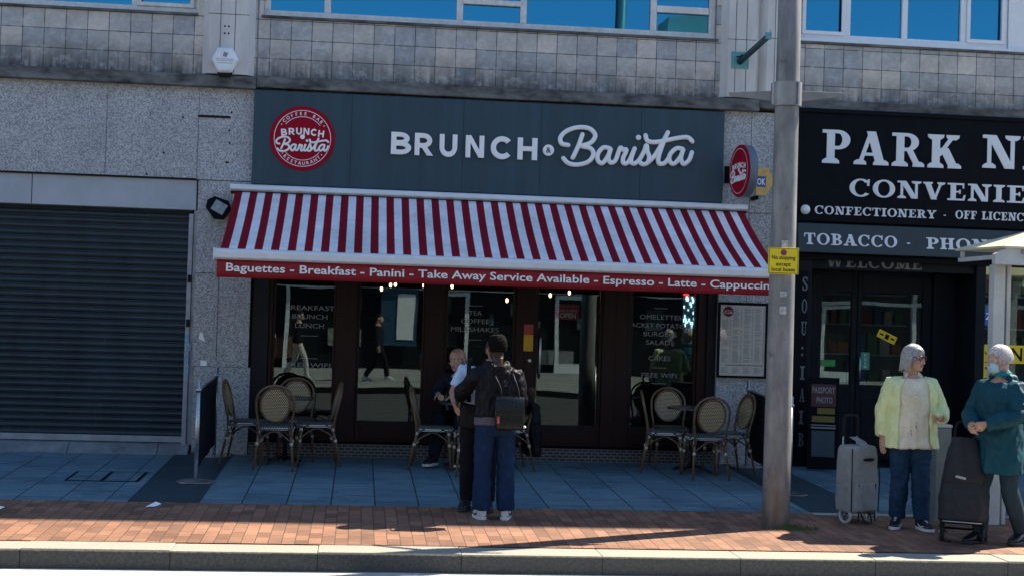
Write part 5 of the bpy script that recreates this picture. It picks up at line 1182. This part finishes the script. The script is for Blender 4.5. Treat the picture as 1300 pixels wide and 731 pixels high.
def pose(h, **kw):
    k = h/1.70
    d = dict(pelvis=(0,0,.90),chest=(0,-.005,1.28),neck=(0,.012,1.43),head=(0,0,1.477),
             hipL=(.09,0,.88),hipR=(-.09,0,.88),knL=(.10,-.015,.48),knR=(-.10,-.015,.48),anL=(.105,.015,.085),anR=(-.105,.015,.085),ftL=(.125,-.15,.035),ftR=(-.125,-.15,.035),
             shL=(.172,.005,1.335),shR=(-.172,.005,1.335),elL=(.235,.03,1.10),elR=(-.235,.03,1.10),wrL=(.245,-.03,.855),wrR=(-.245,-.03,.855),
             pnL=(-1,0,0),pnR=(1,0,0),pnLs=(1,0,0),pnRs=(-1,0,0),cuL=(.35,0,0),cuR=(.35,0,0))
    d.update(kw)
    return {a: (tuple(c*k for c in b) if a[:2] not in ('pn','cu','hd') else b) for a, b in d.items()}
M_JEAN = M_cloth('blue_denim',(0.007,0.026,0.072),var=.35,scale=4); M_JEAN2 = M_cloth('mid_denim',(0.014,0.040,0.085),var=.35,scale=5); M_JEAN3 = M_cloth('grey_blue_trousers',(0.022,0.040,0.056),var=.2)
M_DARKC = M_cloth('dark_trousers',(0.006,0.006,0.008)); M_BLKJ = M_cloth('black_jacket_cloth',(0.005,0.005,0.007),rough=.55)
M_SHOEW = M('white_trainer',(0.55,0.56,0.58),.5); M_SHOEB = M('black_shoe',(0.012,0.012,0.014),.4); M_SOLE = M('dark_sole',(0.02,0.02,0.02),.6); M_SOLEW = M('white_sole',(0.6,0.6,0.58),.6)
M_LEATH = M('black_leather',(0.005,0.008,0.009),.30,spec=.35,var=.3,scale=30,bmp=.1)

def garment(f, name, mat, e, arms=1.0, hem=None, prof=None, voxel=.0085, wr=.006, flare=None, legs=None, seed=1, extra=None, smooth_it=4, wscale=9):
    mb = MB()
    if arms is not None:
        f.torso(mb, e, prof=prof)
        if arms:
            for s in 'LR': f.limb(mb, s, 'arm', e*.9, arms)
    if legs is not None:
        pr = [(-.13,.125,.10),(-.08,.155,.115),(-.03,.168,.118),(.05,.172,.122),(.12,.160,.118)]
        f.torso(mb, e, prof=pr)
        for s in 'LR': f.limb(mb, s, 'leg', e, legs, flare=flare or 0)
    if extra: extra(mb)
    return remeshed(mb, name, mat, f.t, voxel, smooth_it, wr, wscale, seed=seed)
def coatprof(hem, top=.53, w=1.0, fl=.02):
    base = [(-.45,.19+fl,.15+fl),(-.30,.185+fl,.145+fl*.7),(-.15,.180+fl*.6,.135+fl*.4),(-.03,.175,.125),(.05,.174,.124),(.16,.165,.120),(.27,.164,.122),(.38,.172,.124),(.46,.166,.108),(.515,.105,.085),(.545,.075,.07)]
    return [p for p in base if hem <= p[0] <= top]

# ---- A: standing with back to the street, wide blue jeans, black hooded jacket
A = Fig('person', 'person seen from behind in wide blue jeans and black jacket, arm round a companion', (1.215,-3.96,gz(-3.96)), R(180), 1.60,
        pose(1.60, chest=(0,-.03,1.28), neck=(0.0,-.035,1.43), head=(0,-.05,1.475), elL=(.31,-.17,1.17), wrL=(.30,-.41,1.10), elR=(-.24,-.05,1.10), wrR=(-.16,-.27,1.02), pnL=(0,-.3,-1), pnR=(1,0,0), hdL=(.3,-1,-.1),
             knL=(.105,-.01,.48),knR=(-.11,-.01,.48),anL=(.105,.0,.085),anR=(-.115,.0,.085),ftL=(.135,-.16,.035),ftR=(-.145,-.16,.035)), 'dark', head=(R(10),R(6),0))
garment(A, 'jeans', M_JEAN, .010, arms=None, legs=.96, flare=.03, wr=.011, seed=2)
garment(A, 'grey_shirt', M_cloth('grey_shirt_cloth',(0.10,0.09,0.11)), .024, arms=0, prof=coatprof(-.03,.10), wr=.002)
def hood(mb):
    j = A.J; c = j['neck']
    for i in range(9):
        a = R(-10+i*25); 
        mb.ell(c+V((math.cos(a)*.085, .035+math.sin(a)*.075, -.005-.02*math.sin(a))), (.04,.042,.036), 10, 8)
    mb.ell(c+V((0,.10,-.07)), (.10,.045,.075), 14, 10)
garment(A, 'jacket', M_BLKJ, .022, arms=.93, prof=coatprof(.04), wr=.013, seed=3, extra=hood, wscale=11)
A.crop(M('black_short_hair',(0.006,0.005,0.005),.9,var=.4,scale=90,spec=.1,bmp=.6,bscale=220), .014, .006, 110); A.eyes()
for s in 'LR': A.shoe(s, M_SHOEW, M_SOLEW, M_SHOEB)
# ---- B: held by A, pale blue and white shirt under dark waistcoat straps
B = Fig('person', 'person in white shirt and dark trousers hugged by the one in jeans, head hidden', (1.115,-3.50,gz(-3.50)), R(-12), 1.60,
        pose(1.60, chest=(.03,-.05,1.26), neck=(.10,-.08,1.395), head=(.115,-.10,1.42), elR=(-.26,-.02,1.12), wrR=(-.21,-.22,1.02), elL=(.26,-.15,1.14), wrL=(.28,-.36,1.14)), 'tan', head=(R(35),R(14),R(8)))
garment(B, 'trousers', M_DARKC, .010, arms=None, legs=.97, flare=.012, wr=.006, seed=5)
garment(B, 'shirt', M_cloth('pale_blue_white_shirt',(0.46,0.60,0.78)), .014, arms=.0, prof=coatprof(-.08), wr=.006, seed=6)
mbx = MB()
for s in 'LR':
    c_ = B.J['chest'].lerp(B.J['neck'],.35); mbx.tube([c_.lerp(B.J['sh'+s],.5), B.J['sh'+s], B.J['sh'+s].lerp(B.J['el'+s],.5), B.J['sh'+s].lerp(B.J['el'+s],.72)],[.06,.066,.062,.066],16)
remeshed(mbx, 'shirt_sleeve', M_cloth('pale_blue_white_sleeve',(0.46,0.60,0.78)), B.t, .0085, 4, .005, 9, seed=7)
mbx = MB()
for s, xx in (('L',.085),('R',-.085)):
    k = B.k; sh = B.J['sh'+s]; mbx.tube([V((xx*k,-.175,1.05*k)), V((xx*1.1*k,-.20,1.25*k)), V((xx*1.2*k,-.12,1.425*k)), V((xx*1.2*k,0.0,1.445*k)), V((xx*1.1*k,.11,1.35*k)), V((xx*k,.13,1.05*k))], .02, 8)
mbx.build('strap', M_BLKJ, B.t, True)
mbx = MB(); B.torso(mbx, .026, prof=[(-.1,.178,.13),(-.03,.178,.13),(.05,.178,.128),(.16,.165,.122)]); remeshed(mbx, 'apron', M_BLKJ, B.t, .0085, 3, .004)
B.crop(M('dark_brown_hair',(0.02,0.014,0.010),.6), .014, .004, 60); B.eyes()
for s in 'LR': B.shoe(s, M_SHOEB, M_SOLE)
# ---- C: seated bald man at the middle table
Cp = Fig('person', 'balding man in dark navy clothes sitting behind the middle cafe table, leaning over it', (1.22,-.34,gz(-.34)), R(-28), 1.70,
        pose(1.70, pelvis=(0,0,.52), chest=(0,-.10,.88), neck=(0,-.17,1.02), head=(0,-.20,1.06), hipL=(.09,-.02,.51),hipR=(-.09,-.02,.51),knL=(.13,-.42,.52),knR=(-.12,-.40,.52),anL=(.13,-.40,.10),anR=(-.13,-.52,.10),ftL=(.14,-.56,.04),ftR=(-.15,-.68,.04),
             shL=(.172,-.12,.945),shR=(-.172,-.12,.945),elL=(.24,-.30,.79),elR=(-.25,-.28,.79),wrL=(.10,-.44,.775),wrR=(-.12,-.45,.775),pnL=(0,0,-1),pnR=(0,0,-1),cuL=(.5,0,0),cuR=(.5,0,0)), 'light', head=(R(-12),R(16),0))
M_NAVY = M_cloth('navy_cloth',(0.010,0.014,0.026))
garment(Cp, 'trousers', M_NAVY, .010, arms=None, legs=.95, flare=.015, wr=.005)
garment(Cp, 'jumper', M_NAVY, .016, arms=.55, prof=coatprof(-.05), wr=.006)
m = MB()
rr = random.Random(4)
for i in range(150):
    a = rr.choice((-1,1))*rr.uniform(1.2,3.1); z = rr.uniform(.075,.135)
    p = V((math.sin(a)*.076,-math.cos(a)*.098+.006,z)); q = p*1.02+V((0,.004,-.025)); m.tube([Cp.X@p,Cp.X@q],[.005,.003],5)
m.build('hair', M('grey_stubble_hair',(0.20,0.18,0.16),.7), Cp.t, True); Cp.eyes(); Cp.brows(M('grey_brow',(0.15,0.13,0.11),.7))
for s in 'LR': Cp.shoe(s, M_SHOEB, M_SOLEW)
# ---- D: woman in pale yellow jacket
D = Fig('person', 'grey haired woman with glasses in pale yellow jacket, cream shirt and jeans', (4.93,-4.10,gz(-4.1)), R(-6), 1.63,
        pose(1.63, head=(.0,-.01,1.475), elR=(-.255,.03,1.09), wrR=(-.262,.0,.85), elL=(.285,.03,1.105), wrL=(.225,-.20,1.04), pnL=(-.25,-.2,1), pnLs=(-1,0,0), hdL=(-.75,-.65,.02), cuL=(.55,0,0), pnR=(1,.3,0), cuR=(.3,0,0),
             anL=(.115,-.02,.085), ftL=(.155,-.19,.035), anR=(-.09,.06,.085), ftR=(-.165,-.10,.035), knL=(.095,-.03,.48), knR=(-.09,.0,.48)), 'light', head=(R(42),R(4),0), girth=1.08, voxel=.0065)
garment(D, 'jeans', M_JEAN2, .015, arms=None, legs=.93, flare=.008, wr=.011, seed=8, wscale=13)
sp_ = coatprof(-.15); M_CREAM = M_cloth('cream_shirt_cloth',(0.72,0.66,0.50))
sh_ = garment(D, 'shirt', M_CREAM, .018, arms=0, prof=sp_, wr=.010, seed=9, wscale=10)
k = D.k
m = MB()
def fr(x, z, d=0.0):   # point on the front of the shirt
    return V((x*k, -(.124*1.08*k+.028+d)*math.sqrt(max(0.02,1-(x*k/(.20))**2)), z*k))
for i in range(7): m.ell(fr(0.0, .83+i*.085, .003), (.006,.004,.006), 8, 6)
m.build('button', M('shirt_button',(0.5,0.47,0.4),.4), sh_, True)
m = MB()
for sx in (-1,1):
    P = [fr(sx*.055,1.23,.002),fr(sx*.125,1.23,.002),fr(sx*.125,1.255,.006),fr(sx*.055,1.255,.006)]
    m.tube([P[3],P[2],P[1],fr(sx*.09,1.205,.004),P[0],P[3]],.0035,6)
m.tube([fr(.012,.80,.003),fr(.012,1.32,.003)],.003,6)
m.build('pocket_flap', M_CREAM, sh_, True)
m = MB()   # open collar
for sx in (-1,1):
    nk = D.J['neck']; m.loft([[tuple(nk+V(p)) for p in r] for r in ([(sx*.004,-.105,-.10),(sx*.075,-.10,-.06),(sx*.075,-.092,-.062),(sx*.004,-.097,-.102)],[(sx*.02,-.085,-.03),(sx*.085,-.05,-.005),(sx*.08,-.045,-.005),(sx*.018,-.08,-.032)],[(sx*.05,-.02,.035),(sx*.075,.02,.03),(sx*.07,.022,.03),(sx*.048,-.018,.033)])])
m.build('collar', M_CREAM, sh_, True)
def jacket_open(f, name, mat, e, th, prof, gapdeg, arms=.93, wr=.006, seed=1):
    mb = MB(); j = f.J; k = f.k; nseg = 30
    inner = []; outer = []
    for z, rx, ry in prof:
        c = j['pelvis'].lerp(j['chest'], z/.40) if z <= .40 else j['chest'].lerp(j['neck'], (z-.40)/.15)
        gd = gapdeg(z); ro_, ri_ = [], []
        for i in range(nseg+1):
            a = R(-90+gd)+(2*math.pi-2*R(gd))*i/nseg
            for lst, ee in ((ro_, e+th),(ri_, e)): lst.append(tuple(c+V(((rx*k*f.g+ee)*math.cos(a),(ry*k*f.g+ee)*math.sin(a),0))))
        outer.append(ro_+ri_[::-1])
    mb.loft(outer)
    for s in 'LR':
        f.limb(mb, s, 'arm', e*.85, arms)
    return remeshed(mb, name, mat, f.t, .008, 3, wr, 9, seed=seed)
M_PYEL = M_cloth('pale_yellow_cloth',(0.68,0.73,0.38))
jk = jacket_open(D, 'jacket', M_PYEL, .030, .016, coatprof(-.15,.53,fl=.03), lambda z: 40 if z < .3 else 40-(z-.3)*20, arms=.92, seed=4, wr=.011)
D.strands(M('silver_grey_hair',(0.34,0.34,0.33),.5,var=.55,scale=70), 950, lambda a: .085 if abs(a) < .75 else (.17 if abs(a) < 1.25 else .26), .05, seed=2, r=.0036, jitter=.22, lift=.010)
D.eyes(); D.brows(M('grey_brow2',(0.25,0.23,0.2),.7))
m = MB(); gx = D.X
for sx in (-1,1):
    m.tube([gx @ V((sx*.033+.026*math.cos(a), -.098+.004*abs(math.cos(a)), .119+.017*math.sin(a))) for a in [2*math.pi*i/18 for i in range(18)]], .0045, 6, closed=True)
    m.tube([gx @ V((sx*.058,-.093,.123)), gx @ V((sx*.080,-.05,.123)), gx @ V((sx*.083,.02,.115))], .003, 6)
m.tube([gx @ V((-.008,-.101,.122)), gx @ V((.008,-.101,.122))], .003, 6)
m.build('glasses', M('dark_red_frame',(0.05,0.012,0.015),.3), D.t, True)
for s in 'LR': D.shoe(s, M_SHOEB, M_SOLEW, M_SHOEW)
# ---- E: woman in teal coat and face mask
E_ = Fig('person', 'white haired woman in teal coat and blue face mask holding the black shopping trolley', (5.45,-4.76,gz(-4.76)), R(-62), 1.67,
        pose(1.67, chest=(0,-.01,1.27), elL=(.25,-.07,1.12), wrL=(.075,-.29,1.045), elR=(-.25,-.07,1.12), wrR=(-.05,-.31,1.03), pnL=(-1,0,.1), pnR=(1,0,.1), hdL=(-.55,-.65,-.25), hdR=(.4,-.8,-.3), cuL=(1.0,0,0), cuR=(1.0,0,0),
             knL=(.10,.02,.48), anL=(.10,.20,.10), ftL=(.12,.06,.035), knR=(-.10,-.10,.48), anR=(-.10,-.10,.085), ftR=(-.12,-.26,.035)), 'light', head=(R(-14),R(8),0), girth=1.0, voxel=.0065)
garment(E_, 'trousers', M_JEAN3, .010, arms=None, legs=.96, flare=.012, wr=.006, seed=12)
M_TEAL = M_cloth('teal_coat_cloth',(0.006,0.056,0.078),rough=.55)
def hood2(mb):
    c = E_.J['neck']
    for i in range(9):
        a = R(-20+i*27.5); mb.ell(c+V((math.cos(a)*.088,.02+math.sin(a)*.07,.005-.012*math.sin(a))),(.036,.038,.035),10,8)
    mb.ell(c+V((0,.10,-.06)),(.11,.05,.08),14,10)
ct = garment(E_, 'coat', M_TEAL, .032, arms=.95, prof=coatprof(-.31,fl=.02), wr=.013, seed=13, extra=hood2, wscale=8)
m = MB(); m.tube([E_.J['neck']+V((math.cos(a)*.068,-.012+math.sin(a)*.062,.04+.004*math.sin(3*a))) for a in [2*math.pi*i/20 for i in range(20)]], .022, 10, closed=True); m.build('scarf', M_cloth('turquoise_scarf',(0.015,0.20,0.25)), E_.t, True)
E_.strands(M('white_short_hair',(0.56,0.52,0.50),.55,var=.4,scale=70), 800, lambda a: .075 if abs(a) < 1.2 else .15, .0, seed=5, r=.0042, jitter=.9, lift=.012, curl=1)
E_.eyes()
m = MB(); gx = E_.X; rings = []
for z, w_, y_ in ((.005,.030,-.072),(.02,.048,-.096),(.045,.060,-.108),(.07,.062,-.112),(.088,.046,-.108),(.098,.028,-.102)):
    rings.append([tuple(gx @ V((w_*math.sin(a), y_+.055*(1-math.cos(a))+.0*z, z))) for a in [R(-75+150*i/10) for i in range(11)]])
m.loft(rings, False, False, closed=False); mk = m.build('face_mask', M_cloth('pale_blue_mask',(0.42,0.62,0.72)), E_.t, True); so = mk.modifiers.new('t','SOLIDIFY'); so.thickness = .004; so.offset = 1
m = MB()
for sx in (-1,1):
    for z0, z1 in ((.03,.085),(.085,.125)): m.tube([gx @ V((sx*.058,-.075,z0)), gx @ V((sx*.076,-.03,(z0+z1)/2)), gx @ V((sx*.082,.012,z1))], .0016, 5)
m.build('mask_loop', M_SHOEW, mk, True)
for s in 'LR': E_.shoe(s, M_SHOEB, M_SOLE)

# ---- bag, coat, trolleys
bag = thing('shoulder_bag', 'black leather flap bag slung on the back of the person in blue jeans', 'bag', (1.315,-4.17,gz(-4)+.95), R(-5)); bag.scale = (.88,.88,.9)
m = MB(); m.loft([[(sx*w_,y_,z_) for sx, w_ in ((-1,w),(1,w)) for y_ in ((-d,d) if sx < 0 else (d,-d))] for z_, w, d in ((-.165,.120,.050),(-.14,.142,.066),(0.0,.145,.07),(.12,.135,.055),(.145,.115,.04))]); 
m.build('bag_body', M_LEATH, bag, True, bevel=.02); bag.children[0].data.set_sharp_from_angle(angle=R(50)) if bag.children else None
m = MB(); m.loft([[(x,-.010-.062-b_,z_) for x in (-.138,.138)]+[(x,-.062-b_+.004,z_) for x in (.138,-.138)] for z_, b_ in ((-.02,.010),(.03,.012),(.10,.004),(.14,-.02),(.155,-.055))]); m.build('flap', M_LEATH, bag, True, bevel=.004)
m = MB(); m.obox((-.11,-.088,-.065),(.022,.012,.07)); m.build('tag', M('red_white_tag',(0.55,0.10,0.08),.5,var=.5,scale=30), bag, bevel=.004)
m = MB(); m.ell((.145,-.04,-.13),(.02,.02,.014)); m.build('clip', M_PVC, bag, True)
for sx in (-1,1):
    m = MB(); m.tube(spline([(sx*.09,-.03,.12),(sx*.085-.01,-.005,.22),(sx*.09-.05,.035,.315),(sx*.095-.075,.13,.365),(sx*.095-.085,.24,.33)],6), .011, 8, flat=.5); m.build('strap', M_BLKJ, bag, True)
coat = thing('coat', 'dark coat draped over the chair right of the person with the backpack', 'coat', (1.60,-.80,gz(-.8)), R(-80))
m = MB()
for i in range(7):
    x = -.2+.4*i/6; m.tube([(x,.17,.62),(x*1.0,.255,.86-.9*x*x),(x*1.05,.315,.70),(x*1.1,.33,.40),(x*1.15,.34,.16)],[.03,.035,.05,.055,.045],10)
remeshed(m, 'cloth', M_BLKJ, coat, .01, 4, .012, 8)

M_GREYF = M('grey_trolley_fabric',(0.27,0.285,0.28),.8,var=.12,scale=18,bmp=.3,bscale=300); M_BLKF = M('black_trolley_fabric',(0.010,0.011,0.014),.75,var=.3,scale=12,bmp=.3,bscale=200); M_TYRE = M('rubber',(0.02,0.02,0.02),.7); M_WHL = M('pale_wheel',(0.45,0.46,0.46),.4)
def wheel(par, c, r, w, mt_t, mt_h, spokes=True):
    m = MB(); m.tube([V(c)+V((0,r*.88*math.cos(a),r*.88*math.sin(a))) for a in [2*math.pi*i/28 for i in range(28)]], w*.5, 10, closed=True); o = m.build('wheel', mt_t, par, True)
    m = MB(); m.cyl(V(c)-V((w*.5,0,0)), V(c)+V((w*.5,0,0)), r*.22, 12)
    for i in range(6):
        a = math.pi*2*i/6; m.tube([V(c), V(c)+V((0,r*.85*math.cos(a),r*.85*math.sin(a)))], w*.22, 6)
    m.build('rim', mt_h, o, True); return o
def trolley(label, loc, rz, mat, hm, tilt, kind):
    t = thing('shopping_trolley', label, 'shopping trolley', loc, rz)
    T_ = Matrix.Rotation(R(tilt),4,'X')
    def tr(mb): mb.v = [tuple(T_ @ V(p)) for p in mb.v]; return mb
    if kind == 'grey':
        r_ = [ering((0,0,z), w, d, 24, p=4.5) for z, w, d in ((.10,.155,.11),(.115,.170,.125),(.40,.175,.13),(.66,.165,.115),(.70,.150,.10))]
        m = MB(); m.loft(r_); o = remeshed(tr(m), 'bag', mat, t, .009, 2, .007, 7, seed=3)
        m = MB(); m.loft([ering((0,-.07,z), w, d, 20, p=4) for z, w, d in ((.115,.135,.07),(.13,.145,.08),(.34,.145,.075),(.37,.12,.068))]); remeshed(tr(m), 'pocket', mat, o, .009, 2, .006, 8, seed=4)
        m = MB(); m.ell((0.02,-.127,.58),(.072,.012,.016)); m.build('pocket_slot', M_BLACK, o, True)
        m = MB(); m.loft([[(x,y,z) for x, y in ((-.05,yy),(.05,yy),(.05,yy+.008),(-.05,yy+.008))] for z, yy in ((.60,-.118),(.68,-.112),(.735,-.05),(.77,.06))]); tr(m).build('flap', mat, o, bevel=.003)
        for sx in (-1,1):
            m = MB(); m.tube([(sx*.165,-.11,.11),(sx*.17,-.115,.40),(sx*.16,-.10,.68)],.005,6); tr(m).build('piping', M_BLACK, o, True)
        m = MB(); m.tube([(-.085,.10,.12),(-.085,.10,.86)],.009,8); m.tube([(.085,.10,.12),(.085,.10,.86)],.009,8); tr(m).build('frame', M_STEEL, t, True)
        m = MB(); m.tube(spline([(-.085,.10,.78),(-.083,.10,.90),(-.06,.10,.955),(.06,.10,.955),(.083,.10,.90),(.085,.10,.78)],5),.016,10); tr(m).build('handle', M_BLACK, t, True)
        m = MB(); m.tube([(-.10,-.135,.03),(-.10,-.135,.36)],.007,6); m.tube([(.10,-.135,.03),(.10,-.135,.36)],.007,6); m.tube([(.06,-.12,.10),(.04,-.16,.015),(-.04,-.16,.015),(-.06,-.12,.10)],.008,6); tr(m).build('stand', M_TYRE, t, True)
        m = MB(); m.cyl((-.17,.06,.075),(.17,.06,.075),.008,8); tr(m).build('axle', M_STEEL, t, True)
        for sx in (-1,1): wheel(t, tuple(T_ @ V((sx*.15,-.02,.075))), .075, .03, M_WHL, M('wheel_grey',(0.12,0.16,0.19),.4))
    else:
        r_ = [ering((0,0,z), w, d, 24, p=3.2) for z, w, d in ((.17,.175,.13),(.19,.20,.15),(.35,.20,.15),(.60,.165,.13),(.80,.125,.10),(.86,.10,.085))]
        m = MB(); m.loft(r_); o = remeshed(tr(m), 'bag', mat, t, .009, 2, .010, 6, seed=7)
        m = MB(); m.loft([ering((0,-.03,z), w, d, 20, p=3) for z, w, d in ((.50,.165,.12),(.56,.168,.125),(.80,.125,.10),(.89,.10,.08))]); remeshed(tr(m), 'lid', mat, o, .009, 2, .006, 7, seed=8)
        m = MB(); m.obox((-.02,-.157,.545),(.085,.006,.02),Matrix.Rotation(R(12),3,'Y')); tr(m).build('badge', M_STEEL, o)
        m = MB(); m.tube(spline([(-.09,.10,.30),(-.09,.10,.85),(-.085,.10,.98),(-.05,.10,1.03),(.05,.10,1.03),(.085,.10,.98),(.09,.10,.85),(.09,.10,.30)],4),.011,8); tr(m).build('handle', M_BLACK, t, True)
        m = MB(); m.tube([(-.17,-.10,.165),(.17,-.10,.165),(.19,.12,.12),(-.19,.12,.12),(-.17,-.10,.165)],.010,8); m.tube([(-.16,-.12,.165),(-.17,-.19,.01),(-.08,-.2,.005)],.010,8); m.tube([(.16,-.12,.165),(.17,-.19,.01),(.08,-.2,.005)],.010,8); tr(m).build('frame', M_BLACK, t, True)
        m = MB(); m.tube([(-.16,-.155,.172),(.16,-.155,.172)],.006,6); tr(m).build('trim', M_STEEL, t, True)
        m = MB(); m.cyl((-.2,.10,.085),(.2,.10,.085),.009,8); tr(m).build('axle', M_STEEL, t, True)
        for sx in (-1,1): wheel(t, tuple(V((sx*.165,.09,.09))), .09, .035, M_TYRE, M_BLACK)
    return t
trolley('grey two-wheeled shopping trolley bag standing left of the woman in yellow', (4.555,-3.80,gz(-3.8)), R(24), M_GREYF, None, 0, 'grey')
trolley('black shopping trolley bag tilted between the two women', (5.15,-4.74,gz(-4.74)), R(-26), M_BLKF, None, -8, 'black')

# ---- passers-by on the far pavement, seen in the window glass
ZO = -0.168
M_WSH = M_cloth('white_shirt_cloth',(0.75,0.74,0.70))
def passer(label, x, y, rz, h, top, bottom, **kw):
    f = Fig('person', label, (x,y,ZO), rz, h, pose(h, **kw), 'light', voxel=.012)
    garment(f, 'trousers', bottom, .012, arms=None, legs=.96, flare=.01, wr=0, voxel=.013); garment(f, 'top', top, .018, arms=.9, prof=coatprof(-.08), wr=.004, voxel=.013)
    f.crop(M_BLACK, .012, .003, 60); f.eyes()
    for s in 'LR': f.shoe(s, M_SHOEW, M_SOLEW)
    return f
stride = dict(knL=(.09,-.20,.50), anL=(.09,-.26,.10), ftL=(.10,-.42,.05), knR=(-.09,.06,.48), anR=(-.09,.30,.12), ftR=(-.10,.17,.04))
passer('person in white shirt on the far pavement mirrored in the left cafe window', -2.2, -20.2, R(200), 1.72, M_WSH, M_DARKC, **stride)
passer('person in pale trousers on the far pavement mirrored in the left cafe window', -1.35, -20.6, R(90), 1.74, M_BLKJ, M_cloth('stone_trousers',(0.5,0.47,0.42)), **stride)
passer('person in dark clothes on the far pavement mirrored beside the poster', 0.35, -20.0, R(95), 1.74, M_NAVY, M_DARKC, **stride)
